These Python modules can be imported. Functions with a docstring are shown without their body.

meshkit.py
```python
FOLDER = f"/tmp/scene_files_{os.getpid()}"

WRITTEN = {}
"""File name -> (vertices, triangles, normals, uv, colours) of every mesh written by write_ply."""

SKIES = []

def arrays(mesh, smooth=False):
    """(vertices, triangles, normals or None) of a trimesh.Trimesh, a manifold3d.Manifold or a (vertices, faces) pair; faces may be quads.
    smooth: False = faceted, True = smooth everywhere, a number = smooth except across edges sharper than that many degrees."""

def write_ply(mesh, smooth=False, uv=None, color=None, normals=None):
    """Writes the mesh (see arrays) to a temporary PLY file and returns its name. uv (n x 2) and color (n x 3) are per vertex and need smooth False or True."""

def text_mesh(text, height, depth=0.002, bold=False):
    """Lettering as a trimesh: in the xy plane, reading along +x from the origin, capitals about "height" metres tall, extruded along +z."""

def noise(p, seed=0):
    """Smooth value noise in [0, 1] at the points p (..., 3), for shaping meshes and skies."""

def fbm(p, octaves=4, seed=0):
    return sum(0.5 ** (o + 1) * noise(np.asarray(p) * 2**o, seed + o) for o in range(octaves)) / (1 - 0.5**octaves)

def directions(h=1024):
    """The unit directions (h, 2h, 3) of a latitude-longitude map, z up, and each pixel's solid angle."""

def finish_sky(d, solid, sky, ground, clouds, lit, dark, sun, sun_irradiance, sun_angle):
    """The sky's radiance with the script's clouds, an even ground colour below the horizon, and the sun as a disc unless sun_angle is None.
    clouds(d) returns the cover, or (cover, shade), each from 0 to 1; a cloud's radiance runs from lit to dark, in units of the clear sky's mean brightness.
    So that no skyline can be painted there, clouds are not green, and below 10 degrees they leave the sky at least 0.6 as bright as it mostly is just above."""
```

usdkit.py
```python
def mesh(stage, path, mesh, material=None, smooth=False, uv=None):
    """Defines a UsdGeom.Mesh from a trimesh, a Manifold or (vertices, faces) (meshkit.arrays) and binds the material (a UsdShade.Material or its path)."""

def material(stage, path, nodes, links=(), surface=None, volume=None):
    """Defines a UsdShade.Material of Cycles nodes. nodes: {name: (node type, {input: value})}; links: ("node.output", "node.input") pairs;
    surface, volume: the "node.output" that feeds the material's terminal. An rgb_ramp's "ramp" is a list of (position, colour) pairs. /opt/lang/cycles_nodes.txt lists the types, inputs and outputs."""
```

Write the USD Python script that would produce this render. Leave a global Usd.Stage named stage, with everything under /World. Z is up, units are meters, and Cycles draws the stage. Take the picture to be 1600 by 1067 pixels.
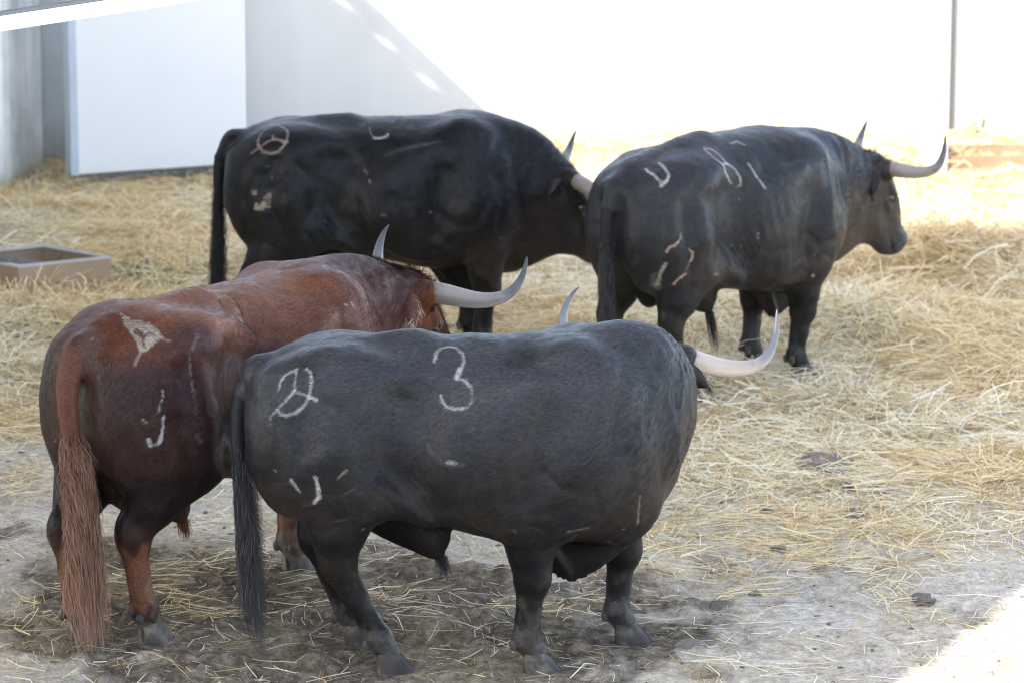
import math, random
import numpy as np, trimesh, usdkit, meshkit
import manifold3d as m3
from shapely.geometry import Polygon, Point
from shapely import affinity
from scipy.interpolate import PchipInterpolator
from scipy.spatial import cKDTree
from pxr import Usd, UsdGeom, UsdLux, UsdShade, Gf, Sdf, Vt

stage = Usd.Stage.CreateInMemory()
UsdGeom.SetStageUpAxis(stage, UsdGeom.Tokens.z)
UsdGeom.SetStageMetersPerUnit(stage, 1.0)
UsdGeom.Xform.Define(stage, '/World')
UsdGeom.Scope.Define(stage, '/World/Looks')

# ---------------------------------------------------------------- camera, sky, sun, exposure
CAM_H, PITCH, FPX = 4.2, 11.7, 6000.0          # metres, degrees down, focal length in pixels of a 1600 px wide picture
cam = UsdGeom.Camera.Define(stage, '/World/camera')
cam.CreateHorizontalApertureAttr(36.0)
cam.CreateVerticalApertureAttr(24.0)
cam.CreateFocalLengthAttr(36.0 * FPX / 1600.0)
cam.CreateFStopAttr(4.0)
cam.CreateFocusDistanceAttr(14.7)
cam.CreateClippingRangeAttr(Gf.Vec2f(0.1, 2000.0))
cam.CreateExposureAttr(2.60)
cx = UsdGeom.Xformable(cam)
cx.AddTranslateOp().Set(Gf.Vec3d(0, 0, CAM_H))
cx.AddRotateXOp().Set(90.0 - PITCH)

SUN_DIR = np.array([-0.662, -0.385, 0.643]); SUN_DIR /= np.linalg.norm(SUN_DIR)
SUN_ELEV = math.asin(SUN_DIR[2]); SUN_ROT = math.atan2(SUN_DIR[0], SUN_DIR[1])
dome = UsdLux.DomeLight.Define(stage, '/World/sky')
sky_mat = usdkit.material(stage, '/World/Looks/sky_air', {
    'sky': ('sky_texture', {'sky_type': 'single_scattering', 'sun_disc': False, 'sun_elevation': SUN_ELEV, 'sun_rotation': SUN_ROT,
                            'altitude': 300.0, 'air_density': 0.9, 'aerosol_density': 1.3, 'ozone_density': 0.7}),
    'tc': ('texture_coordinate', {}),
    'mp': ('mapping', {'scale': (1.0, 1.0, 2.6)}),
    'n': ('noise_texture', {'scale': 2.3, 'detail': 7.0, 'roughness': 0.6, 'distortion': 0.4}),
    'r': ('rgb_ramp', {'ramp': [(0.0, (0.03,) * 3), (0.48, (0.07,) * 3), (0.68, (0.45,) * 3), (1.0, (0.6,) * 3)]}),
    'mix': ('mix', {'color2': (9.0, 8.7, 8.3)}),
    'bg': ('background_shader', {'strength': 0.10}),
}, [('tc.generated', 'mp.vector'), ('mp.vector', 'n.vector'), ('n.fac', 'r.fac'), ('r.color', 'mix.fac'), ('sky.color', 'mix.color1'), ('mix.color', 'bg.color')], surface='bg.background')
UsdShade.MaterialBindingAPI.Apply(dome.GetPrim()).Bind(sky_mat)
dome.GetPrim().SetCustomDataByKey('kind', 'structure')
sun = UsdLux.DistantLight.Define(stage, '/World/sun')
sun.CreateIntensityAttr(0.52)
sun.CreateAngleAttr(0.53)
sun.CreateColorAttr(Gf.Vec3f(1.0, 0.95, 0.87))
sun.GetPrim().CreateAttribute('inputs:normalize', Sdf.ValueTypeNames.Bool).Set(True)
zl = Gf.Vec3d(*SUN_DIR)
UsdGeom.Xformable(sun).AddTransformOp().Set(Gf.Matrix4d(Gf.Rotation(Gf.Vec3d(0, 0, 1), zl), Gf.Vec3d(0, 0, 0)))

# ---------------------------------------------------------------- helpers
TAKEN = {}
def numbered(name, parent='/World'):
    k = (parent, name); n = TAKEN.get(k, 0); TAKEN[k] = n + 1
    return name if n == 0 else '%s_%03d' % (name, n)
def path_of(p):
    return p if isinstance(p, str) else str(p.GetPath())
def keys(prim, label=None, cat=None, group=None, kind=None):
    for k, v in (('label', label), ('category', cat), ('group', group), ('kind', kind)):
        if v: prim.SetCustomDataByKey(k, v)
def obj(name, mesh, mat, parent='/World', smooth=False, color=None, label=None, cat=None, group=None, kind=None, extra=None):
    pp = path_of(parent); path = pp + '/' + numbered(name, pp)
    m = usdkit.mesh(stage, path, mesh, mat, smooth=smooth)
    if color is not None:
        UsdGeom.PrimvarsAPI(m).CreatePrimvar('coat', Sdf.ValueTypeNames.Color3fArray, 'vertex').Set(Vt.Vec3fArray.FromNumpy(np.asarray(color, np.float32)))
    for k, v in (extra or {}).items():
        UsdGeom.PrimvarsAPI(m).CreatePrimvar(k, Sdf.ValueTypeNames.FloatArray, 'vertex').Set(Vt.FloatArray.FromNumpy(np.asarray(v, np.float32)))
    keys(m.GetPrim(), label, cat, group, kind)
    return m.GetPrim()
def thing(name, label, cat, loc=(0, 0, 0), rotz=0.0, group=None, scale=None):
    x = UsdGeom.Xform.Define(stage, '/World/' + numbered(name))
    x.AddTranslateOp().Set(Gf.Vec3d(*map(float, loc))); x.AddRotateZOp().Set(float(rotz))
    if scale: x.AddScaleOp().Set(Gf.Vec3f(scale, scale, scale))
    keys(x.GetPrim(), label, cat, group)
    return x.GetPrim()
def mat(name, nodes, links, surface='p.BSDF'):
    return usdkit.material(stage, '/World/Looks/' + name, nodes, links, surface=surface)
def smoothstep(a, b, x):
    t = np.clip((np.asarray(x, float) - a) / (b - a), 0, 1); return t * t * (3 - 2 * t)
def unit(v):
    v = np.asarray(v, float); return v / (np.linalg.norm(v) + 1e-12)
def box(x0, x1, y0, y1, z0, z1):
    m = trimesh.creation.box((x1 - x0, y1 - y0, z1 - z0)); m.apply_translation(((x0 + x1) / 2, (y0 + y1) / 2, (z0 + z1) / 2)); return m
def bevel_box(sx, sy, sz, r):
    c = [m3.Manifold.sphere(r, 8).translate((i * (sx / 2 - r), j * (sy / 2 - r), k * (sz / 2 - r))) for i in (-1, 1) for j in (-1, 1) for k in (-1, 1)]
    h = m3.Manifold.batch_hull(c).to_mesh(); return trimesh.Trimesh(h.vert_properties[:, :3], h.tri_verts)
def join(ms):
    return trimesh.util.concatenate(ms)
def spline(pts, n):
    pts = np.asarray(pts, float); d = np.r_[0, np.cumsum(np.linalg.norm(np.diff(pts, axis=0), axis=1))]
    from scipy.interpolate import CubicSpline
    t = np.linspace(0, d[-1], n)
    return CubicSpline(d, pts)(t) if len(pts) > 2 else np.stack([np.interp(t, d, pts[:, k]) for k in range(3)], 1)
def tube(points, radii, sides=10, flat=None):
    """A closed tapering tube along the polyline."""
    p = np.asarray(points, float); n = len(p)
    t = np.gradient(p, axis=0); t /= np.linalg.norm(t, axis=1, keepdims=True) + 1e-12
    a = np.zeros_like(p); up = np.array([0, 0, 1.0]) if abs(t[0, 2]) < 0.9 else np.array([0, 1.0, 0])
    a[0] = unit(np.cross(t[0], up))
    for i in range(1, n): a[i] = unit(a[i - 1] - t[i] * (a[i - 1] @ t[i]))
    b = np.cross(t, a); ang = np.arange(sides) * 2 * np.pi / sides
    r = np.broadcast_to(radii, (n,))
    v = p[:, None] + r[:, None, None] * (np.cos(ang)[None, :, None] * a[:, None] + np.sin(ang)[None, :, None] * b[:, None])
    i, j = np.meshgrid(np.arange(n - 1), np.arange(sides), indexing='ij')
    q = np.stack([i * sides + j, i * sides + (j + 1) % sides, (i + 1) * sides + (j + 1) % sides, (i + 1) * sides + j], -1).reshape(-1, 4)
    f = np.vstack([q[:, [0, 1, 2]], q[:, [0, 2, 3]]])
    v = np.vstack([v.reshape(-1, 3), p[:1], p[-1:]]); c0, c1 = len(v) - 2, len(v) - 1; k = np.arange(sides)
    f = np.vstack([f, np.stack([np.full(sides, c0), (k + 1) % sides, k], 1), np.stack([np.full(sides, c1), (n - 1) * sides + k, (n - 1) * sides + (k + 1) % sides], 1)])
    return v, f
PIT = math.radians(PITCH)
def ground_at(px, py, z=0.0):
    """Point at height z seen at pixel (px, py) of the 1600 x 1067 photograph."""
    d = np.array([(px - 800) / FPX, 1.0, -(py - 533.5) / FPX])
    d = np.array([d[0], d[1] * math.cos(PIT) + d[2] * math.sin(PIT), -d[1] * math.sin(PIT) + d[2] * math.cos(PIT)])
    t = (z - CAM_H) / d[2]; return np.array([d[0] * t, d[1] * t, z])
# ---------------------------------------------------------------- animals: one continuous body from a smooth field of muscles and bones
def rot_to(xaxis, up=(0, 0, 1)):
    """3x3 whose columns are x along xaxis, y to the left, z near up."""
    x = unit(xaxis); y = unit(np.cross(up, x)); z = np.cross(x, y); return np.stack([x, y, z], 1)
class Field:
    def __init__(self): self.prims = []; self.st = None
    def trunk(self, st, p=2.25):
        st = np.array(st, float); x = st[:, 0]
        self.st = (x[0], x[-1], PchipInterpolator(x, st[:, 1]), PchipInterpolator(x, st[:, 2]), PchipInterpolator(x, st[:, 3]), p)
    def ell(self, c, r, k=0.06, R=None):
        self.prims.append(('e', np.asarray(c, float), np.asarray(r, float), k, np.eye(3) if R is None else R))
    def cone(self, a, b, ra, rb, k=0.05):
        self.prims.append(('c', np.asarray(a, float), np.asarray(b, float), ra, rb, k))
    def cut(self, a, b, ra, rb, k=0.03):
        self.prims.append(('x', np.asarray(a, float), np.asarray(b, float), ra, rb, k))
    def __call__(self, P):
        P = np.asarray(P, float); out = np.empty(len(P))
        if not hasattr(self, 'bb'):
            bb = []
            for pr in self.prims:
                if pr[0] == 'e': m = np.abs(pr[4]) @ pr[2] + 0.05 + pr[3]; bb.append((pr[1] - m, pr[1] + m))
                else: m = max(pr[3], pr[4]) + 0.05 + pr[5]; bb.append((np.minimum(pr[1], pr[2]) - m, np.maximum(pr[1], pr[2]) + m))
            self.bb = np.array(bb)
        for i in range(0, len(P), 3000):
            Q = P[i:i + 3000]; lo, hi = Q.min(0), Q.max(0)
            use = np.nonzero((self.bb[:, 0] <= hi).all(1) & (self.bb[:, 1] >= lo).all(1))[0]
            out[i:i + 3000] = self.part(Q, use)
        return out
    def part(self, P, use):
        x0, x1, T, B, W, p = self.st
        xc = np.clip(P[:, 0], x0, x1); t, b, w = T(xc), B(xc), W(xc); h = (t - b) / 2
        zz = (P[:, 2] - (t + b) / 2) / h
        wl = w * (1 - 0.10 * zz)                       # a barrel: a little wider below the middle
        q = ((np.abs(P[:, 1]) / wl) ** p + np.abs(zz) ** p) ** (1 / p)
        d = (q - 1) * np.minimum(w, h); d = np.maximum(d, np.abs(P[:, 0] - (x0 + x1) / 2) - (x1 - x0) / 2)
        for j in use:
            pr = self.prims[j]
            near = ((P >= self.bb[j, 0]) & (P <= self.bb[j, 1])).all(1)
            if not near.any(): continue
            Q = P[near]
            if pr[0] == 'e':
                _, c, r, k, R = pr
                L = (Q - c) @ R; L = L / r; k0 = np.sqrt((L * L).sum(1)); L = L / r; k1 = np.sqrt((L * L).sum(1)) + 1e-9
                e = np.where(k0 < 1e-6, -r.min(), k0 * (k0 - 1) / k1)
            else:
                _, a, b_, ra, rb, k = pr; ab = b_ - a; ln2 = ab @ ab
                Q = Q - a; tt = np.clip(Q @ ab / ln2, 0, 1); Q = Q - tt[:, None] * ab; e = np.sqrt((Q * Q).sum(1)) - (ra + (rb - ra) * tt)
            dn = d[near]
            if pr[0] == 'x':
                hh = np.maximum(k - np.abs(dn + e), 0) / k; d[near] = np.maximum(dn, -e) + hh * hh * k / 4
            else:
                hh = np.maximum(k - np.abs(dn - e), 0) / k; d[near] = np.minimum(dn, e) - hh * hh * k / 4
        return d
def surface_net(field, lo, hi, s):
    ax = [np.arange(lo[i], hi[i] + s, s) for i in range(3)]; n = [len(a) for a in ax]
    D = np.empty(n); c = 14
    for i in range(0, n[0], c):                    # block by block, so that each block meets few muscles
        for j in range(0, n[1], c):
            for k in range(0, n[2], c):
                g = np.stack(np.meshgrid(ax[0][i:i + c], ax[1][j:j + c], ax[2][k:k + c], indexing='ij'), -1)
                D[i:i + c, j:j + c, k:k + c] = field(g.reshape(-1, 3)).reshape(g.shape[:3])
    S = D < 0
    cnt = np.zeros([k - 1 for k in n], np.int32); acc = np.zeros([k - 1 for k in n] + [3])
    edges = []
    for a in range(3):
        sl0 = [slice(None)] * 3; sl1 = [slice(None)] * 3; sl0[a] = slice(0, -1); sl1[a] = slice(1, None)
        d0, d1 = D[tuple(sl0)], D[tuple(sl1)]; cr = (S[tuple(sl0)] != S[tuple(sl1)])
        I = np.argwhere(cr); t = d0[cr] / (d0[cr] - d1[cr]); pos = I.astype(float); pos[:, a] += t
        edges.append((a, I, S[tuple(sl0)][cr]))
        o = [k for k in range(3) if k != a]
        for u in (0, 1):
            for v in (0, 1):
                C = I.copy(); C[:, o[0]] -= u; C[:, o[1]] -= v
                ok = (C >= 0).all(1) & (C[:, 0] < n[0] - 1) & (C[:, 1] < n[1] - 1) & (C[:, 2] < n[2] - 1)
                np.add.at(cnt, tuple(C[ok].T), 1); np.add.at(acc, tuple(C[ok].T), pos[ok])
    idx = -np.ones(cnt.shape, np.int64); act = cnt > 0; idx[act] = np.arange(act.sum())
    V = acc[act] / cnt[act][:, None] * s + np.array([a[0] for a in ax])
    F = []
    for a, I, ins in edges:
        o = [(a + 1) % 3, (a + 2) % 3]
        ok = (I[:, o[0]] > 0) & (I[:, o[1]] > 0); I, ins = I[ok], ins[ok]
        c = []
        for u, v in ((1, 1), (0, 1), (0, 0), (1, 0)):
            C = I.copy(); C[:, o[0]] -= u; C[:, o[1]] -= v; c.append(idx[tuple(C.T)])
        q = np.stack(c, 1); q[~ins] = q[~ins][:, ::-1]; F.append(q)
    q = np.vstack(F); return V, np.vstack([q[:, [0, 1, 2]], q[:, [0, 2, 3]]])
def settle(field, V, steps=2, bump=None):
    e = 0.002; order = np.lexsort(np.floor(V / 0.12).astype(int).T); back = np.argsort(order); V = V[order]
    for _ in range(steps):
        d = field(V); g = np.stack([field(V + np.eye(3)[i] * e) - d for i in range(3)], 1) / e
        V = V - np.clip(d / np.maximum((g * g).sum(1), 0.05), -0.012, 0.012)[:, None] * g
    return V[back]
def vnormals(V, F):
    return meshkit.arrays(trimesh.Trimesh(V, F, process=False), True)[2]

def claw(side, L=0.135, W=0.054, H=0.075):
    """One toe of a cloven hoof: sole at z = 0, pointing +x, toe curving inwards."""
    bot = [(-0.055, 0.010), (-0.045, 0.045), (0.0, 0.056), (0.04, 0.05), (0.075, 0.028), (0.086, 0.008), (0.06, 0.003), (0, 0.003)]
    top = [(-0.06, 0.010), (-0.045, 0.042), (-0.005, 0.047), (0.02, 0.036), (0.03, 0.010), (0.0, 0.003)]
    pts = [(x, side * y, -0.012) for x, y in bot] + [(x * 0.99, side * y, 0.01) for x, y in bot] + [(x, side * y, H) for x, y in top]
    h = m3.Manifold.hull_points(np.array(pts)).to_mesh(); return trimesh.Trimesh(h.vert_properties[:, :3], h.tri_verts)

def horn_mesh(pts, r0, n=40, sides=20):
    P = spline(pts, n); t = np.linspace(0, 1, n)
    r = r0 * (1 - t ** 1.5) ** 0.85 * (1 - 0.15 * t) + 0.0025
    r *= 1 + 0.012 * np.sin(t * 120) * (t < 0.35)
    v, f = tube(P, r, sides); tt = np.r_[np.repeat(t, sides), 0, 1]
    return v, f, tt

def ear_mesh(base, out, up, L=0.18, W=0.046):
    """A leaf-shaped cupped ear: base point, direction outwards, direction its opening faces."""
    o = unit(out); u = unit(np.asarray(up) - o * np.dot(up, o)); w = np.cross(o, u)
    n, m = 14, 9; V = []; 
    for side in (1, -1):
        for i in range(n):
            t = i / (n - 1); wd = W * (math.sin(math.pi * min(1, t ** 0.75 * 0.93 + 0.07)) ** 0.75 + 0.12 * (1 - t)); 
            for j in range(m):
                s = 2 * j / (m - 1) - 1
                dep = 0.9 * wd * (1 - s * s) * (1 - 0.6 * t)
                V.append(np.asarray(base) + o * (L * t) + w * (wd * s * (1 - 0.25 * t)) - u * (dep + (0.004 if side < 0 else 0) * (1 - s * s)) - u * 0.02 * t * t)
    q = []
    for i in range(n - 1):
        for j in range(m - 1):
            a = i * m + j; q.append((a, a + 1, a + m + 1, a + m)); b = a + n * m; q.append((b, b + m, b + m + 1, b + 1))
    q = np.array(q); return np.array(V), np.vstack([q[:, [0, 1, 2]], q[:, [0, 2, 3]]])

def strands(roots, paths, widths, rng, seg=8):
    """Hair as thin crossed ribbons: paths is (n, seg, 3)."""
    n, s, _ = paths.shape
    t = np.gradient(paths, axis=1); t /= np.linalg.norm(t, axis=2, keepdims=True) + 1e-9
    ang = rng.uniform(0, np.pi, n); ref = np.stack([np.cos(ang), np.sin(ang), 0 * ang], 1)[:, None]
    a = np.cross(t, ref); a /= np.linalg.norm(a, axis=2, keepdims=True) + 1e-9
    w = widths[:, None, None] * (np.linspace(1, 0.25, s) ** 0.7)[None, :, None]
    V = np.stack([paths - a * w, paths + a * w], 2).reshape(-1, 3)
    i, k = np.meshgrid(np.arange(n), np.arange(s - 1), indexing='ij'); b = (i * s + k) * 2
    q = np.stack([b, b + 1, b + 3, b + 2], -1).reshape(-1, 4)
    return V, np.vstack([q[:, [0, 1, 2]], q[:, [0, 2, 3]]])

HEAD = 1.08
RELIEF = [  # furrows (negative) and ridges (positive) of a bull's side: points (x, z), height, half width
    ([(-0.46, 1.06), (-0.40, 0.95), (-0.385, 0.82), (-0.42, 0.70)], -0.013, 0.040),
    ([(-0.60, 1.07), (-0.635, 0.95), (-0.62, 0.80), (-0.57, 0.66)], -0.011, 0.030),
    ([(-0.70, 1.00), (-0.74, 0.88), (-0.72, 0.76)], -0.007, 0.022),
    ([(-0.52, 0.98), (-0.52, 0.84), (-0.50, 0.72)], 0.007, 0.045),
    ([(-0.30, 1.08), (-0.20, 1.06)], -0.017, 0.075),
    ([(-0.46, 1.135), (-0.36, 1.125)], 0.012, 0.045),
    ([(-0.37, 0.78), (-0.28, 0.68), (-0.17, 0.60)], 0.010, 0.025), ([(-0.31, 0.82), (-0.22, 0.70), (-0.10, 0.60)], -0.009, 0.030), ([(-0.41, 0.70), (-0.36, 0.62)], -0.008, 0.018),
    ([(0.30, 1.16), (0.285, 1.00), (0.25, 0.84), (0.24, 0.70)], -0.010, 0.035),
    ([(0.36, 1.13), (0.46, 1.05)], -0.012, 0.050), ([(0.47, 1.19), (0.45, 1.00), (0.44, 0.88)], 0.008, 0.022),
    ([(0.56, 1.16), (0.545, 1.00), (0.58, 0.86)], -0.011, 0.030),
    ([(0.28, 0.80), (0.36, 0.74), (0.45, 0.76), (0.53, 0.86)], -0.010, 0.022), ([(0.30, 0.66), (0.38, 0.69), (0.46, 0.66)], -0.009, 0.018),
    ([(0.47, 0.74), (0.49, 0.62)], -0.008, 0.016), ([(0.60, 0.80), (0.56, 0.66)], -0.012, 0.022),
    ([(0.16, 0.58), (0.24, 0.62), (0.30, 0.60)], -0.006, 0.014), ([(0.10, 0.60), (0.20, 0.66), (0.27, 0.66)], 0.005, 0.012),
    ([(-0.10, 0.62), (0.02, 0.585), (0.16, 0.565)], 0.004, 0.010), ([(-0.16, 0.66), (-0.05, 0.655), (0.05, 0.63)], -0.005, 0.025),
]
def relief(V, N, seed):
    h = np.zeros(len(V)); lat = smoothstep(0.25, 0.65, np.abs(N[:, 1])); rng = np.random.default_rng(seed)
    wob = (meshkit.fbm(V * 7 + seed, 2, 31) - 0.5) * 0.03
    for P, a, w in RELIEF:
        a = a * rng.uniform(0.6, 1.15); P = np.array(P) + rng.normal(0, 0.012, (len(P), 2)); d = np.full(len(V), 9.0)
        q = V[:, [0, 2]] + wob[:, None]
        for p0, p1 in zip(P[:-1], P[1:]):
            e = p1 - p0; t = np.clip((q - p0) @ e / (e @ e), 0, 1); d = np.minimum(d, np.linalg.norm(q - p0 - t[:, None] * e, axis=1))
        h += a * np.exp(-(d / w) ** 2)
    x, z = V[:, 0], V[:, 2]
    rib = smoothstep(-0.22, -0.10, x) * smoothstep(0.34, 0.2, x) * smoothstep(0.58, 0.7, z) * smoothstep(1.12, 0.98, z)
    h += 0.0020 * rib * np.sin((x + 0.25 * (z - 0.8) + wob * 0.6) * 2 * np.pi / 0.068) * smoothstep(0.35, 0.6, meshkit.fbm(V * 4 + seed, 2, 41))
    fold = smoothstep(-0.42, -0.30, x) * smoothstep(-0.02, -0.16, x) * smoothstep(0.95, 0.75, z)
    h += 0.0011 * fold * np.sin((z * 0.6 + x) * 190 + 9 * meshkit.fbm(V * 9, 2, 44))
    return h * lat
def bull_field(B):
    """The field of one bull, facing +x, ground at z = 0; B holds its pose."""
    f = Field()
    tz = B.get('back', 0.0); rz = B.get('rump', 0.0); Z = lambda z: z + rz; wd = B.get('wide', 1.0)
    f.trunk([(-0.80, 1.06 + rz, 0.80, 0.10 * wd), (-0.70, 1.15 + rz, 0.68, 0.20 * wd), (-0.50, 1.222 + rz, 0.60, 0.275 * wd), (-0.28, 1.247 + tz, 0.575, 0.300 * wd), (0.0, 1.262 + tz, 0.505, 0.335 * wd),
             (0.25, 1.267 + tz, 0.465, 0.335 * wd), (0.45, 1.283 + B.get('wither', 0), 0.475, 0.30 * wd), (0.58, 1.255 + B.get('wither', 0), 0.53, 0.25), (0.70, 1.17, 0.63, 0.185), (0.80, 1.04, 0.76, 0.10)])
    # spine, hip bones, loin
    f.cone((-0.62, 0, 1.17 + rz), (-0.2, 0, 1.215 + tz), 0.05, 0.05, 0.10)
    for s in (1, -1):
        f.ell((-0.40, 0.20 * s * wd, 1.13 + rz), (0.13, 0.055, 0.06), 0.14)
        f.ell((-0.72, 0.10 * s, 1.08 + rz), (0.09, 0.05, 0.06), 0.10)
        # haunch, buttock, thigh
        f.ell((-0.55, 0.155 * s, 0.92), (0.26, 0.155, 0.30), 0.14)
        f.ell((-0.685, 0.135 * s, 0.87), (0.150, 0.125, 0.28), 0.07)
        f.ell((-0.50, 0.185 * s, 0.80), (0.16, 0.125, 0.22), 0.10)
        # shoulder blade, upper arm, triceps
        f.ell((0.45, 0.185 * s, 0.98), (0.17, 0.115, 0.28), 0.13, rot_to((1, 0, 0.30)))
        f.ell((0.37, 0.225 * s, 0.78), (0.16, 0.085, 0.17), 0.11, rot_to((1, 0, 0.7)))
        f.ell((0.545, 0.175 * s, 0.80), (0.13, 0.115, 0.17), 0.09)
        f.ell((0.20, 0.265 * s * wd, 0.84), (0.22, 0.07, 0.26), 0.16)   # ribs
        # hollows behind the shoulder and in front of the thigh
        f.cut((0.235, 0.425 * s * wd, 0.60), (0.30, 0.405 * s * wd, 1.00), 0.07, 0.06, 0.14)
        f.cut((-0.30, 0.400 * s * wd, 0.78), (-0.26, 0.385 * s * wd, 1.04), 0.085, 0.07, 0.16)
        f.cut((-0.605, 0.360 * s, 1.06), (-0.585, 0.355 * s, 0.80), 0.035, 0.03, 0.10)
    hx = B['legs']
    for leg in ('hr', 'hl'):
        s = -1 if leg[1] == 'r' else 1; fx, fy, yaw, hk = hx[leg]
        st = np.array([-0.435 + B.get('stif_' + leg, 0), 0.205 * s, 0.70]); ho = np.array([hk[0], fy + 0.0 * s, hk[1]]); c, sn = math.cos(math.radians(yaw)), math.sin(math.radians(yaw))
        fw = np.array([c, sn, 0]); ft = np.array([fx, fy, 0]) - fw * 0.045 + np.array([0, 0, 0.125])
        f.cone((-0.51, 0.175 * s, 0.84), st, 0.165, 0.120, 0.08)
        mid = st * 0.40 + ho * 0.60 + np.array([-0.015, 0, 0.02])
        f.cone(np.array([-0.56, 0.17 * s, 0.76]), mid + np.array([-0.03, 0, 0.0]), 0.13, 0.075, 0.08)
        f.cone(st, mid, 0.120, 0.088, 0.06); f.cone(mid, ho, 0.086, 0.060, 0.05)
        f.cone(mid + np.array([-0.075, 0, 0.05]), ho + np.array([-0.04, 0, 0.045]), 0.03, 0.025, 0.05)   # hamstring tendon
        f.ell(ho + np.array([-0.038, 0, 0.04]), (0.032, 0.026, 0.05), 0.03)
        f.ell(ho, (0.062, 0.052, 0.075), 0.04)
        f.cone(ho, ft, 0.050, 0.041, 0.03); f.cone(ho + np.array([-0.035, 0, 0]), ft - fw * 0.022, 0.022, 0.022, 0.025)
        f.ell(ft, (0.05, 0.05, 0.05), 0.025)
        f.cone(ft, np.array([fx, fy, 0.07]) - fw * 0.012, 0.044, 0.045, 0.02)
    for leg in ('fr', 'fl'):
        s = -1 if leg[1] == 'r' else 1; fx, fy, yaw = hx[leg][:3]; lift = hx[leg][3] if len(hx[leg]) > 3 else 0
        c, sn = math.cos(math.radians(yaw)), math.sin(math.radians(yaw)); fw = np.array([c, sn, 0])
        el = np.array([0.405 + 0.82 * (fx - 0.42) + B.get('el_' + leg, 0), 0.20 * s, 0.60]); kn = np.array([0.6 * fx + 0.4 * el[0] - 0.01, 0.55 * fy + 0.45 * el[1], 0.365])
        ft = np.array([fx, fy, 0]) - fw * 0.045 + np.array([0, 0, 0.122])
        f.cone((0.46 + 0.3 * (fx - 0.42), 0.19 * s, 0.80), el + np.array([0.02, 0, 0.02]), 0.145, 0.108, 0.10)
        f.ell(el + np.array([-0.075, 0.01 * s, 0.03]), (0.055, 0.05, 0.07), 0.05)
        f.cone(el + np.array([0.02, 0, 0]), el * 0.45 + kn * 0.55, 0.108, 0.082, 0.04); f.cone(el * 0.45 + kn * 0.55, kn, 0.082, 0.064, 0.04)
        f.ell(kn + fw * 0.006, (0.064, 0.064, 0.066), 0.04)
        f.cone(kn, ft, 0.052, 0.044, 0.03); f.cone(kn - fw * 0.02, ft - fw * 0.022, 0.028, 0.024, 0.025)
        f.ell(ft, (0.052, 0.053, 0.05), 0.025)
        f.cone(ft, np.array([fx, fy, 0.07]) - fw * 0.012, 0.046, 0.047, 0.02)
    # brisket, dewlap, sheath, flank folds
    f.ell((0.54, 0, 0.63), (0.17, 0.155, 0.16), 0.10)
    f.ell((0.42, 0.0, 0.49), (0.19, 0.030, 0.15), 0.04)
    f.ell((0.385, 0.0, 0.42), (0.115, 0.014, 0.125), 0.03, rot_to((1, 0, 0.35)))
    f.cone((0.26, -0.05, 0.50), (0.37, -0.012, 0.34), 0.022, 0.012, 0.03)
    sh = B.get('sheath', 1.0); f.ell((-0.24 + B.get('sheath_x', 0.0), 0, 0.520), (0.14, 0.020, 0.050), 0.06, rot_to((1, 0, -0.35)))
    sx = B.get('sheath_x', 0.0)
    f.cone((-0.34 + sx, 0, 0.58), (-0.16 + sx, 0, 0.475 - 0.03 * sh), 0.055, 0.026, 0.13)
    f.cone((-0.16 + sx, 0, 0.475 - 0.03 * sh), (-0.12 + sx, 0, 0.445 - 0.045 * sh), 0.028, 0.018, 0.03)
    f.ell((-0.56, 0, 0.60), (0.075, 0.075, 0.12), 0.05)
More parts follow.
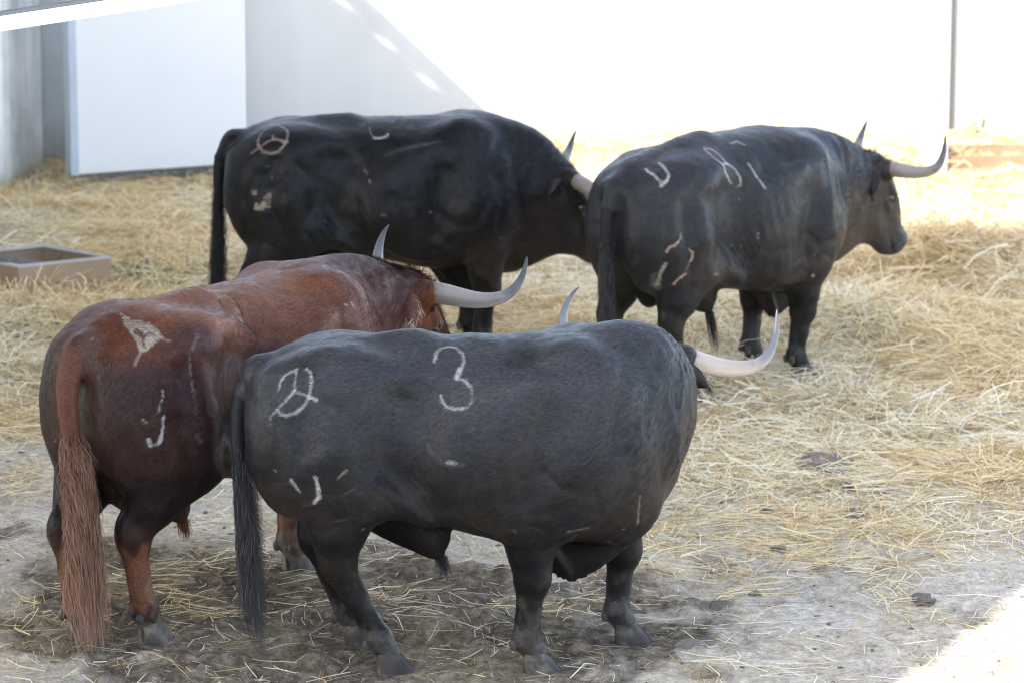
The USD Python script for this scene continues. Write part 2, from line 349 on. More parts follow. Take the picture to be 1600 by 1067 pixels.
    for s in (1, -1): f.cone((-0.36, 0.215 * s, 0.72), (-0.16, 0.235 * s, 0.615), 0.055, 0.035, 0.10)
    # tail root
    tr = B['tail']; f.cone((-0.70, 0, 1.125 + rz), tr[0], 0.075, 0.05, 0.07); f.cone(tr[0], tr[1], 0.048, 0.036, 0.05)
    # neck: a row of tall ovals from the withers to the poll
    poll = np.array(B['poll'], float); yaw, pitch = (math.radians(a) for a in B['head'])
    n0 = np.array([0.46, 0, 0.95]); n1 = np.array(B['neck'], float)
    hd = np.array([math.cos(yaw) * math.cos(pitch), math.sin(yaw) * math.cos(pitch), -math.sin(pitch)])
    fwd = np.array([math.cos(yaw), math.sin(yaw), 0.0]); lat = np.array([-math.sin(yaw), math.cos(yaw), 0.0]); upv = np.cross(hd, lat)
    n2 = poll - upv * 0.14 - hd * 0.03 - np.array([0, 0, 0.075 * math.sin(pitch)])
    hum = B.get('hump', 1.0); deep = B.get('deep', 1.0)
    for i, t in enumerate(np.linspace(0.0, 1, 10)):
        c = (1 - t) ** 2 * n0 + 2 * t * (1 - t) * n1 + t * t * n2; tan = 2 * (1 - t) * (n1 - n0) + 2 * t * (n2 - n1)
        R = rot_to(tan * np.array([1, 1, 0.5]))
        rv = np.interp(t, [0, 0.35, 0.7, 1], [0.315, 0.315, 0.250, 0.150]); rl = np.interp(t, [0, 0.35, 0.7, 1], [0.20, 0.20, 0.175, 0.125])
        c = c + np.array([0, 0, np.interp(t, [0, 0.3, 0.7, 1], [0.0, 0.02, 0.01, 0]) * hum]); dd = np.interp(t, [0, 0.4, 0.8, 1], [0, 0.05, 0.03, 0]) * deep
        f.ell(c - np.array([0, 0, dd * 0.5]), (0.15, rl, rv + dd * 0.5), 0.06, R)
    # head
    H = lambda u, l, v: poll + hd * u * HEAD + lat * l * HEAD + upv * v * HEAD
    RH = np.stack([hd, lat, upv], 1)
    f.ell(H(0.075, 0, -0.085), (0.125, 0.118, 0.115), 0.05, RH)
    f.ell(H(0.005, 0, -0.035), (0.055, 0.125, 0.058), 0.05, RH)
    f.cone(H(0.13, 0, -0.085), H(0.40, 0, -0.085), 0.106, 0.073, 0.05)
    f.ell(H(0.17, 0, -0.02), (0.17, 0.075, 0.028), 0.05, RH)
    f.cone(H(0.10, 0, -0.205), H(0.38, 0, -0.158), 0.105, 0.058, 0.05)
    f.ell(H(0.435, 0, -0.10), (0.068, 0.082, 0.086), 0.04, RH)
    f.ell(H(0.40, 0, -0.165), (0.06, 0.052, 0.035), 0.03, RH)
    for s in (1, -1):
        f.ell(H(0.115, 0.068 * s, -0.19), (0.13, 0.052, 0.098), 0.04, RH)
        f.ell(H(0.155, 0.098 * s, -0.045), (0.055, 0.026, 0.026), 0.025, RH)        # brow
        f.ell(H(0.185, 0.088 * s, -0.095), (0.05, 0.026, 0.022), 0.025, RH)          # below the eye
        f.cut(H(0.478, 0.044 * s, -0.075), H(0.488, 0.052 * s, -0.062), 0.014, 0.012, 0.015)  # nostril
        f.ell(H(0.03, 0.115 * s, -0.03), (0.05, 0.05, 0.048), 0.03, RH)              # horn boss
    f.cut(H(0.36, 0.075, -0.148), H(0.46, 0.05, -0.148), 0.006, 0.006, 0.015); f.cut(H(0.36, -0.075, -0.148), H(0.46, -0.05, -0.148), 0.006, 0.006, 0.015)
    # dewlap of the throat
    f.cone(H(0.27, 0, -0.215), 0.5 * H(0.14, 0, -0.24) + 0.5 * np.array([0.66, 0, 0.60]) - np.array([0, 0, 0.04]), 0.070, 0.095, 0.10)
    f.cone(0.5 * H(0.14, 0, -0.24) + 0.5 * np.array([0.66, 0, 0.60]) - np.array([0, 0, 0.02]), (0.60, 0, 0.60), 0.07, 0.09, 0.12)
    B['frame'] = (poll, hd, lat, upv, fwd, H)
    return f

def build_bull(B, paint, mats, label):
    rng = np.random.default_rng(B['seed'])
    root = thing('bull', label, 'bull', B['loc'], B['yaw'], scale=B.get('scale', 1.0))
    f = bull_field(B); poll, hd, lat, upv, fwd, H = B['frame']
    V, F = surface_net(f, (-0.98, -0.62, 0.02), (1.45, 1.15 if poll[1] > 0.2 else 0.62, 1.45), B.get('grid', 0.020))
    m = trimesh.Trimesh(V, F, process=False)
    parts = m.split(only_watertight=False) if False else [m]
    V = settle(f, V, 1)
    V, F = trimesh.remesh.subdivide(V, F)[:2]
    V = settle(f, V, 2)
    N = vnormals(V, F)
    # soft unevenness of muscle and skin, creases across the neck
    bump = (meshkit.fbm(V * 8 + B['seed'], 3, 5) - 0.5) * 0.015 + (meshkit.fbm(V * np.array([26, 26, 14]), 3, 9) - 0.5) * 0.0030
    neckw = smoothstep(0.60, 0.80, V[:, 0] + 0.35 * np.abs(V[:, 1])) * smoothstep(0.45, 0.6, V[:, 2]) * (1 - smoothstep(0.0, 0.10, (V - poll) @ hd))
    bump = bump + neckw * 0.0030 * (meshkit.fbm(V * 9, 2, 14)) * np.sin(((V - poll) @ unit(hd * [1, 1, 0.2])) * 80 + 14 * meshkit.fbm(V * 7, 2, 3))
    fx = B['legs']['fr'][0]; fore = smoothstep(0.44, 0.38, V[:, 2]) * smoothstep(0.24, 0.30, V[:, 2]) * (V[:, 0] > 0.1) * (np.abs(V[:, 1]) > 0.09)
    bump = bump + fore * 0.0008 * np.sin(V[:, 2] * 330 + 5 * meshkit.fbm(V * 14, 2, 4))
    V = V + N * (bump + relief(V, N, B['seed']) * B.get('lean', 1.0))[:, None]
    # finer triangles where a brand is burnt in
    tree = None
    if B.get('brands'):
        pts = []
        for wdt, depth, kind, P in B['brands']:
            P = np.array(P, float).reshape(-1, 3); 
            for a, b in zip(P[:-1], P[1:]): 
                n = max(2, int(np.linalg.norm(b - a) / 0.004)); pts.append(a + (b - a) * np.linspace(0, 1, n)[:, None])
        tree = cKDTree(np.vstack(pts))
        for lim in (0.045, 0.035):
            d = tree.query(V[F].mean(1), distance_upper_bound=lim)[0]
            V, F = trimesh.remesh.subdivide(V, F, face_index=np.nonzero(np.isfinite(d))[0])[:2]
    N = vnormals(V, F)
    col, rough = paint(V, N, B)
    if B.get('brands'):
        disp = np.zeros(len(V))
        nz = meshkit.fbm(V * 95, 3, 2); nz2 = meshkit.fbm(V * 28, 2, 8)
        for wdt, depth, kind, P in B['brands']:
            P = np.array(P, float).reshape(-1, 3); d = np.full(len(V), 9.0); along = np.zeros(len(V))
            cand = np.nonzero(np.linalg.norm(V - P.mean(0), axis=1) < np.linalg.norm(P - P.mean(0), axis=1).max() + 0.06)[0]
            for a, b in zip(P[:-1], P[1:]):
                ab = b - a; t = np.clip((V[cand] - a) @ ab / (ab @ ab + 1e-9), 0, 1); d[cand] = np.minimum(d[cand], np.linalg.norm(V[cand] - a - t[:, None] * ab, axis=1))
            w = wdt * (0.35 + 0.85 * nz2)
            k = smoothstep(w + 0.006, w - 0.004, d + (nz - 0.5) * 0.016)
            tone = {'white': (0.36, 0.34, 0.315), 'pink': (0.29, 0.20, 0.16), 'grey': (0.065, 0.063, 0.061), 'dark': (0.02, 0.012, 0.01), 'tan': (0.27, 0.22, 0.165), 'wine': (0.055, 0.018, 0.016)}[kind]
            k2 = (k * np.clip(-0.05 + 1.5 * nz, 0, 1) * min(1.15, depth))[:, None]
            col = col * (1 - k2) + np.array(tone) * k2
            if kind != 'grey' and depth > 0.7: disp = np.minimum(disp, -0.0012 * smoothstep(w + 0.006, w - 0.003, d))
        V = V + N * disp[:, None]
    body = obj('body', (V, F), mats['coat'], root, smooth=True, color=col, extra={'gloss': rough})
    # the short coat itself: fine hairs lying back along the body, longer on the crest and poll
    tri = V[F]; cr = np.cross(tri[:, 1] - tri[:, 0], tri[:, 2] - tri[:, 0]); area = np.linalg.norm(cr, axis=1); nh = B.get('hairs', 60000)
    fi = np.searchsorted(np.cumsum(area) / area.sum(), rng.uniform(0, 1, nh)).clip(0, len(F) - 1); u = rng.uniform(0, 1, (nh, 2)); u = np.where(u.sum(1, keepdims=True) > 1, 1 - u, u); bc = np.c_[1 - u.sum(1), u]
    hp = (tri[fi] * bc[..., None]).sum(1); hn = (N[F[fi]] * bc[..., None]).sum(1); hn /= np.linalg.norm(hn, axis=1, keepdims=True) + 1e-9; hc = (col[F[fi]] * bc[..., None]).sum(1)
    sw = (meshkit.fbm(hp * 5 + 40, 2, 61)[:, None] - 0.5) * np.array([0.8, 0.8, 1.6]); flow = np.array([-0.75, 0, -0.55]) + sw + rng.normal(0, 0.16, (nh, 3)); flow -= hn * (flow * hn).sum(1, keepdims=True); flow /= np.linalg.norm(flow, axis=1, keepdims=True) + 1e-9
    near = np.exp(-(np.linalg.norm(hp - poll, axis=1) / 0.13) ** 2); crest = smoothstep(0.55, 0.85, hp[:, 0] + 0.4 * np.abs(hp[:, 1])) * smoothstep(0.6, 0.9, hp[:, 2])
    hl = rng.uniform(0.010, 0.020, nh) * (1 + 0.8 * crest * B.get('shag', 1.0) + 1.2 * near); lift = np.clip(rng.normal(0.16, 0.08, nh), 0.03, 0.6) + 0.35 * near
    side = np.cross(hn, flow) * (rng.uniform(0.0006, 0.0012, nh) * (1 + 0.3 * crest))[:, None]; tip = hp + (flow + hn * lift[:, None]) * hl[:, None] - hn * 0.001
    hv = np.stack([hp - side, hp + side, tip], 1).reshape(-1, 3); hf = np.arange(3 * nh).reshape(-1, 3)
    hc = hc * np.exp(rng.normal(0.0, 0.28, (nh, 1))); obj('coat_hair', (hv, hf), mats['fur'], body, color=np.repeat(hc, 3, 0), kind='stuff')
    # hooves with dew claws
    for leg in ('fr', 'fl', 'hr', 'hl'):
        fx, fy, yw = B['legs'][leg][:3]
        parts = [claw(1), claw(-1)]
        for s in (1, -1):
            dc = trimesh.creation.icosphere(2, 1.0); dc.apply_scale((0.016, 0.015, 0.023)); dc.apply_translation((-0.093, 0.027 * s, 0.105)); parts.append(dc)
        hm = join(parts); hm = hm.subdivide(); hm.apply_transform(trimesh.transformations.rotation_matrix(math.radians(yw), (0, 0, 1))); hm.apply_translation((fx, fy, 0.0))
        obj('hoof', hm, mats['hoof'], root, smooth=50)
    # horns
    for side, pts in (('r', B['horn_r']), ('l', B['horn_l'])):
        s = -1 if side == 'r' else 1; base = H(0.03, 0.10 * s, -0.03)
        P = [base] + [H(0.03, 0.13 * s, -0.03) + lat * s * o + fwd * w + np.array([0, 0, u]) for o, w, u in pts]
        v, ff, tt = horn_mesh(P, B.get('horn_r0', 0.041))
        obj('horn', (v, ff), mats['horn'], root, smooth=True, extra={'along': tt})
    # ears
    for s, (o, w, u) in ((-1, B['ear_r']), (1, B['ear_l'])):
        base = H(-0.01, 0.105 * s, -0.095); d = lat * s * o + fwd * w + np.array([0, 0, u])
        v, ff = ear_mesh(base, d, L=B.get('ear_len', 0.18), up=fwd * 0.8 + np.array([0, 0, -0.45]) if not B.get('ear_up') else np.array(B['ear_up']))
        ec = B['ear_col']; m_ = np.tile(ec[0], (len(v), 1)); half = len(v) // 2; m_[:half] = ec[1]; m_ = m_ * (0.6 + 0.8 * meshkit.fbm(v * 45, 3, 3))[:, None]
        obj('ear', (v, ff), mats['coat'], root, smooth=True, color=m_, extra={'gloss': np.full(len(v), 0.6)})
        ne = 170; k0 = rng.integers(half, len(v), ne); eo = np.linspace(0, 1, 4); el_ = rng.uniform(0.02, 0.055, ne); ed = unit(d)[None] * 0.5 + np.array([0, 0, -0.6]) + rng.normal(0, 0.35, (ne, 3))
        ep = v[k0][:, None] + eo[None, :, None] * (el_[:, None] * ed)[:, None]; hv, hf = strands(None, ep, np.full(ne, 0.0010), rng)
        ecol = np.where((rng.uniform(0, 1, ne) < B.get('ear_pale', 0.0))[:, None], np.array((0.50, 0.44, 0.37)), np.array(ec[1]) * 0.8); obj('ear_hair', (hv, hf), mats['hair'], root, color=np.repeat(ecol, 8, 0), kind='stuff')
    # eyes
    for s in (-1, 1):
        e = trimesh.creation.icosphere(3, 0.023); e.apply_translation(H(0.172, 0.100 * s, -0.070)); obj('eye', e, mats['eye'], root, smooth=True)
    # tail with its tuft
    tp = spline(B['tail'], 40); t = np.linspace(0, 1, 40); rr = np.interp(t, [0, 0.15, 0.5, 0.8, 1], [0.046, 0.034, 0.024, 0.018, 0.010]) * B.get('tail_r', 1.0)
    v, ff = tube(tp, rr, 12); tc = np.tile(B['tail_col'][0], (len(v), 1)) * (0.75 + 0.5 * meshkit.fbm(v * 40, 2, 1))[:, None]
    tl = obj('tail', (v, ff), mats['coat'], root, smooth=True, color=tc, extra={'gloss': np.full(len(v), 0.6)})
    n = B.get('tuft_n', 1500); seg = 10; u0 = B.get('tuft_from', 0.35) + (1 - B.get('tuft_from', 0.35)) * rng.uniform(0, 1, n) ** 0.6
    i0 = np.clip((u0 * 39).astype(int), 0, 38); root_p = tp[i0]; ln = B['tuft_len'] * (0.35 + 0.65 * rng.uniform(0, 1, n) ** 1.5) * (0.30 + 0.70 * u0 ** 2)
    ang = rng.uniform(0, 2 * np.pi, n); sp = B.get('tuft_spread', 0.09); off = np.stack([np.cos(ang), np.sin(ang), 0 * ang], 1)
    nc = B.get('locks', 34); clump = rng.integers(0, nc, n); cang = rng.uniform(0, 2 * np.pi, nc); coff = np.stack([np.cos(cang), np.sin(cang), 0 * cang], 1) * (sp * rng.uniform(0.15, 1, nc) ** 0.7)[:, None]; clen = rng.uniform(0.62, 1.25, nc)
    ln = ln * clen[clump]; ss = np.linspace(0, 1, seg); tan_end = unit(tp[-1] - tp[-6]); down = np.array([0, 0, -1.0]); drift = np.array(B.get('tuft_drift', (0, 0, 0)), float)
    rad = np.interp(u0, np.linspace(0, 1, 40), rr)
    paths = root_p[:, None] + off[:, None] * (rad * 0.9)[:, None, None] + ss[None, :, None] * ln[:, None, None] * unit(down + 0.25 * tan_end)
    bell = np.minimum(1, 1.5 * ss) ** 1.2 * (1 - 0.40 * ss ** 3) * (ln / B['tuft_len'])[:, None]
    tight = 1 - 0.75 * ss[None] ** 1.5                                        # hairs of one lock close up towards its tip
    paths = paths + bell[..., None] * coff[clump][:, None] + (off * rng.uniform(0, 0.30, (n, 1)) * sp)[:, None] * (np.minimum(1, 2.5 * ss)[None] * tight * (0.25 + u0[:, None]))[..., None] + ss[None, :, None] ** 2 * drift
    wav, fr = rng.uniform(0, 6.28, nc)[clump], rng.uniform(6, 13, nc)[clump]
    paths[..., 0] += 0.017 * np.sin(ss[None] * fr[:, None] + wav[:, None]) * ss[None]; paths[..., 1] += 0.017 * np.cos(ss[None] * fr[:, None] * 0.9 + wav[:, None]) * ss[None]
    paths += np.cumsum(rng.normal(0, 0.0016, paths.shape), axis=1) * np.array([1, 1, 0.3])
    paths[..., 2] = np.maximum(paths[..., 2], 0.012 + 0.02 * rng.uniform(0, 1, (n, 1)))
    hv, hf = strands(None, paths, rng.uniform(0.0007, 0.0013, n), rng)
    c0, c1 = np.array(B['tail_col'][1]), np.array(B['tail_col'][2]); mix = (ss[None] * (0.6 + 0.4 * rng.uniform(0, 1, (n, 1))))
    hc = (c0 + (c1 - c0) * mix[..., None]) * rng.uniform(0.6, 1.4, (n, 1, 1)) * rng.uniform(0.7, 1.25, nc)[clump][:, None, None]; hc = np.repeat(hc[:, :, None], 2, 2).reshape(-1, 3)
    obj('tail_tuft', (hv, hf), mats['hair'], tl, color=hc)
    # hairs at the end of the sheath
    n = 160; ts = np.array([-0.115 + B.get('sheath_x', 0.0), 0, 0.445 - 0.05 * B.get('sheath', 1.0)]); ang = rng.uniform(0, 6.28, n)
    pr = ts + np.stack([np.cos(ang), np.sin(ang), 0 * ang], 1) * rng.uniform(0, 0.026, (n, 1)); ss = np.linspace(0, 1, 5)
    ln = rng.uniform(0.03, 0.09, n) * B.get('sheath_hair', 1.0); paths = pr[:, None] + ss[None, :, None] * ln[:, None, None] * np.array([0.25, 0, -1.0]) + rng.normal(0, 0.006, (n, 1, 3)) * ss[None, :, None]
    hv, hf = strands(None, paths, np.full(n, 0.0013), rng); obj('sheath_hair', (hv, hf), mats['hair'], root, color=np.tile(B['tail_col'][1], (len(hv), 1)))
    return root
# ---------------------------------------------------------------- animal materials
ATTR = lambda n: ('attribute', {'attribute': n})
coat = mat('coat', {
    'c': ATTR('coat'), 'g': ATTR('gloss'), 'tc': ('texture_coordinate', {}),
    'mp': ('mapping', {'scale': (16.0, 30.0, 48.0)}), 'mp2': ('mapping', {'scale': (45.0, 120.0, 210.0)}),
    'n1': ('noise_texture', {'scale': 1.0, 'detail': 4.0, 'roughness': 0.62}), 'n2': ('noise_texture', {'scale': 1.0, 'detail': 3.0, 'roughness': 0.65}), 'n3': ('noise_texture', {'scale': 24.0, 'detail': 5.0, 'roughness': 0.6}),
    'v': ('map_range', {'from_min': 0.3, 'from_max': 0.7, 'to_min': 0.55, 'to_max': 1.5}), 'mc': ('mix', {'mix_type': 'multiply', 'fac': 1.0}),
    'rv': ('map_range', {'from_min': 0.3, 'from_max': 0.7, 'to_min': -0.07, 'to_max': 0.09}), 'ra': ('math', {'math_type': 'add'}),
    'h': ('math', {'math_type': 'multiply_add', 'value2': 0.6}), 'b': ('bump', {'strength': 0.20, 'distance': 0.006}),
    'p': ('principled_bsdf', {'specular_ior_level': 0.23}),
}, [('tc.object', 'mp.vector'), ('tc.object', 'mp2.vector'), ('mp.vector', 'n1.vector'), ('mp2.vector', 'n2.vector'), ('tc.object', 'n3.vector'), ('n2.fac', 'v.value'), ('c.color', 'mc.color1'), ('v.result', 'mc.color2'), ('mc.color', 'p.base_color'),
    ('n1.fac', 'h.value1'), ('n2.fac', 'h.value3'), ('h.value', 'b.height'), ('b.normal', 'p.normal'), ('n3.fac', 'rv.value'), ('g.fac', 'ra.value1'), ('rv.result', 'ra.value2'), ('ra.value', 'p.roughness')])
hair = mat('tail_hair', {'c': ATTR('coat'), 'p': ('principled_bsdf', {'roughness': 0.55, 'specular_ior_level': 0.4})}, [('c.color', 'p.base_color')])
hoofm = mat('hoof_horn', {'tc': ('texture_coordinate', {}), 'n': ('noise_texture', {'scale': 14.0, 'detail': 5.0}), 'n2': ('noise_texture', {'scale': 60.0, 'detail': 4.0}),
    'r': ('rgb_ramp', {'ramp': [(0.28, (0.025, 0.021, 0.018)), (0.50, (0.055, 0.047, 0.039)), (0.64, (0.14, 0.12, 0.10)), (0.8, (0.28, 0.245, 0.205))]}),
    'b': ('bump', {'strength': 0.5, 'distance': 0.004}), 'p': ('principled_bsdf', {'roughness': 0.7})},
    [('tc.object', 'n.vector'), ('tc.object', 'n2.vector'), ('n.fac', 'r.fac'), ('r.color', 'p.base_color'), ('n2.fac', 'b.height'), ('b.normal', 'p.normal')])
def horn_mat(name, ramp):
    return mat(name, {'a': ATTR('along'), 'tc': ('texture_coordinate', {}), 'n': ('noise_texture', {'scale': 22.0, 'detail': 5.0, 'roughness': 0.65}), 'n2': ('noise_texture', {'scale': 140.0, 'detail': 3.0}),
    'm': ('math', {'math_type': 'multiply_add', 'value2': 0.42}), 's': ('math', {'math_type': 'subtract', 'value2': 0.21}),
    'r': ('rgb_ramp', {'ramp': ramp}), 'b': ('bump', {'strength': 0.25, 'distance': 0.003}),
    'p': ('principled_bsdf', {'roughness': 0.46})},
    [('tc.object', 'n.vector'), ('tc.object', 'n2.vector'), ('n.fac', 'm.value1'), ('a.fac', 'm.value3'), ('m.value', 's.value1'), ('s.value', 'r.fac'), ('r.color', 'p.base_color'), ('n2.fac', 'b.height'), ('b.normal', 'p.normal')])
horn_white = horn_mat('horn_white', [(0.0, (0.27, 0.21, 0.165)), (0.13, (0.44, 0.37, 0.31)), (0.48, (0.38, 0.305, 0.245)), (0.62, (0.24, 0.22, 0.205)), (0.80, (0.15, 0.155, 0.16)), (1.0, (0.09, 0.094, 0.10))])
horn_grey = horn_mat('horn_grey', [(0.0, (0.17, 0.135, 0.105)), (0.25, (0.26, 0.22, 0.185)), (0.55, (0.22, 0.19, 0.165)), (0.70, (0.10, 0.10, 0.105)), (0.88, (0.05, 0.054, 0.06)), (1.0, (0.04, 0.042, 0.048))])
eyem = mat('wet_eye', {'p': ('principled_bsdf', {'base_color': (0.012, 0.009, 0.008), 'roughness': 0.08, 'coat_weight': 1.0})}, [])
fur = mat('short_hair', {'c': ATTR('coat'), 'p': ('principled_bsdf', {'roughness': 0.42, 'specular_ior_level': 0.14})}, [('c.color', 'p.base_color')])
MATS = {'fur': fur, 'coat': coat, 'hoof': hoofm, 'eye': eyem, 'hair': hair}

def lerp(c, tone, k):
    k = np.clip(k, 0, 1)[:, None]; return c * (1 - k) + np.array(tone) * k
def leg_dirt(V, col, amount, tone=(0.085, 0.075, 0.065)):
    n = meshkit.fbm(V * np.array([26, 26, 14]), 4, 3)
    low = 1 - smoothstep(0.05, 0.45, V[:, 2])
    col = lerp(col, tone, amount * 0.8 * smoothstep(0.62, 0.80, n + 0.25 * low) * low)
    foot = 1 - smoothstep(0.05, 0.14, V[:, 2]); return lerp(col, tone, amount * 0.35 * foot * smoothstep(0.3, 0.6, n))
def flecks(V, col, seed, amount=0.5):
    """Bits of chaff and dried dust on the hide."""
    n = meshkit.noise(V * np.array([55, 55, 90]), seed); m = meshkit.fbm(V * 5, 2, seed + 3)
    return lerp(col, (0.32, 0.29, 0.25), amount * smoothstep(0.93, 0.985, n) * smoothstep(0.45, 0.7, m))
def paint_black(V, N, B):
    base, warm = B.get('tones', ((0.0095, 0.0093, 0.0097), (0.027, 0.019, 0.014)))
    n = meshkit.fbm(V * np.array([5, 5, 7]), 4, B['seed']); col = np.tile(np.array(base), (len(V), 1)) * (0.8 + 0.5 * meshkit.fbm(V * 16, 3, 7))[:, None]
    brown = smoothstep(0.35, 0.7, n) * np.clip(smoothstep(0.95, 0.55, V[:, 2]) + 0.9 * smoothstep(0.55, 0.85, V[:, 0]) + 0.1, 0, 1)
    col = lerp(col, warm, brown * B.get('brown', 0.7))
    sheen = B.get('top_sheen', 0.0) * smoothstep(0.72, 1.12, V[:, 2] + 0.22 * (n - 0.5)) * smoothstep(0.30, 0.55, meshkit.fbm(V * np.array([5, 5, 9]) + 11, 3, 15) + 0.12)
    col = lerp(col, (0.034, 0.0345, 0.037), sheen)  # bluish sky sheen on the upper body, painted into the coat colour
    col = col * (1 - 0.5 * smoothstep(0.72, 0.45, V[:, 2]))[:, None]          # legs and underside are blacker than the back
    dust = smoothstep(0.5, 0.75, meshkit.fbm(V * np.array([4, 4, 9]) + 20, 4, 4)) * smoothstep(0.1, 0.9, N[:, 2]) * B.get('dust', 0.12)
    col = lerp(col, (0.16, 0.145, 0.125), dust)
    poll, hd, lat, upv, fwd, H = B['frame']
    face = smoothstep(-0.08, 0.04, (V - poll) @ hd) * (np.linalg.norm(V - poll, axis=1) < 0.75); col = lerp(col, (0.044, 0.031, 0.023), face * B.get('brown_face', 0.35) * (0.4 + 0.8 * n))
    muz = smoothstep(0.34, 0.44, (V - poll) @ hd) * (np.abs((V - poll) @ lat) < 0.2); col = lerp(col, (0.035, 0.032, 0.032), muz * 0.7)
    col = flecks(V, leg_dirt(V, col, B.get('mud', 0.5)), B['seed'])
    rough = 0.30 + 0.14 * meshkit.fbm(V * 10, 3, 2) + 0.15 * brown
    return col, rough
def paint_brown(V, N, B):
    x, y, z = V.T; n = meshkit.fbm(V * np.array([4, 4, 6]), 4, 6); n2 = meshkit.fbm(V * 20, 3, 9)
    red, dark, wine = np.array((0.115, 0.036, 0.0155)), np.array((0.009, 0.006, 0.0055)), np.array((0.038, 0.0135, 0.0105))
    col = np.tile(wine, (len(V), 1))
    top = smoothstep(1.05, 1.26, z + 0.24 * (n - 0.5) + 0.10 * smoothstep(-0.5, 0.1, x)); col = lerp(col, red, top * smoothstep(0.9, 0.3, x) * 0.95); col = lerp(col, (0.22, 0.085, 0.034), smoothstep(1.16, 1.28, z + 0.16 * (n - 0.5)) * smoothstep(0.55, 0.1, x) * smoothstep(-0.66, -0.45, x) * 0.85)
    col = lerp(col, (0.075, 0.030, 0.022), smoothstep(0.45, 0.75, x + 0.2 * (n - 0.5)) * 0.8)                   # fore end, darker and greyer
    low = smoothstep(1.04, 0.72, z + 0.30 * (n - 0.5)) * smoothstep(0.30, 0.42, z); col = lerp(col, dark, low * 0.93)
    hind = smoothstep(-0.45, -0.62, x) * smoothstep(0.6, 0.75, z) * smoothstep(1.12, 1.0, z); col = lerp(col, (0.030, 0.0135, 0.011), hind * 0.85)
    rump = smoothstep(-0.70, -0.80, x) * smoothstep(0.55, 0.75, z) * smoothstep(0.16, 0.05, np.abs(y)); col = lerp(col, (0.085, 0.050, 0.034), rump * 0.6)
    legs = smoothstep(0.50, 0.36, z); stripe = smoothstep(0.42, 0.62, meshkit.fbm(V * np.array([9, 9, 4]) + 4, 3, 8))
    col = lerp(col, (0.20, 0.085, 0.045), legs * (0.35 + 0.6 * stripe)); col = lerp(col, dark, legs * smoothstep(0.5, 0.3, stripe) * 0.55)
    poll, hd, lat, upv, fwd, H = B['frame']
    h = smoothstep(-0.06, 0.03, (V - poll) @ hd) * smoothstep(0.75, 0.9, x); col = lerp(col, (0.19, 0.062, 0.025), h * (0.5 + 0.5 * smoothstep(0.35, 0.6, n2)))
    face = smoothstep(0.12, 0.22, (V - poll) @ hd) * (x > 0.8); col = lerp(col, (0.03, 0.016, 0.012), face * 0.85)
    sheath = np.exp(-((np.linalg.norm(V - np.array([-0.17, 0, 0.47]), axis=1)) / 0.13) ** 4); col = lerp(col, (0.20, 0.075, 0.032), sheath * 0.85)
    col = col * (0.55 + 0.5 * n2)[:, None]
    # dust rubbed into the crest of the neck
    crest = smoothstep(0.58, 0.72, meshkit.fbm(V * np.array([10, 10, 16]), 4, 12)) * smoothstep(0.5, 0.62, x) * smoothstep(1.02, 1.16, z); col = lerp(col, (0.26, 0.22, 0.17), crest * 0.25)
    col = flecks(V, leg_dirt(V, col, 0.65, (0.17, 0.135, 0.105)), 31, 0.7)
    return col, 0.34 + 0.14 * n2

# ---------------------------------------------------------------- the four bulls
BLACK_TAIL = [(0.012, 0.012, 0.013), (0.022, 0.023, 0.026), (0.075, 0.066, 0.058)]
EAR_BLACK = [(0.02, 0.015, 0.012), (0.012, 0.0115, 0.012)]
FRONT = dict(seed=3, top_sheen=0.85, hairs=130000, lean=0.6, loc=(-0.16, 14.30, 0), yaw=0, el_fr=-0.05, poll=(0.715, 0.42, 1.14), neck=(0.74, 0.05, 0.97), head=(75, 40),
    legs={'hr': (-0.30, -0.20, -4, (-0.50, 0.42)), 'hl': (-0.44, 0.19, 0, (-0.60, 0.42)), 'fr': (0.26, -0.20, -3), 'fl': (0.62, 0.20, -8)},
    horn_r=[(0.07, 0.05, -0.035), (0.16, 0.12, -0.06), (0.255, 0.20, -0.04), (0.29, 0.26, 0.05), (0.29, 0.29, 0.15)],
    horn_l=[(0.07, 0.05, 0.0), (0.17, 0.12, 0.0), (0.26, 0.18, 0.03), (0.285, 0.24, 0.10), (0.235, 0.29, 0.20)],
    ear_len=0.15, ear_r=(0.75, -0.1, -0.42), ear_l=(0.9, -0.1, -0.3), ear_col=EAR_BLACK, tail_col=BLACK_TAIL,
    tail=[(-0.80, 0, 1.125), (-0.865, -0.01, 1.04), (-0.885, -0.03, 0.90), (-0.88, -0.05, 0.70), (-0.872, -0.06, 0.52), (-0.865, -0.06, 0.40)], tuft_from=0.42, tuft_len=0.43, tuft_n=4500, tuft_spread=0.05, tuft_drift=(0.05, 0, 0), mud=0.8, dust=0.16)
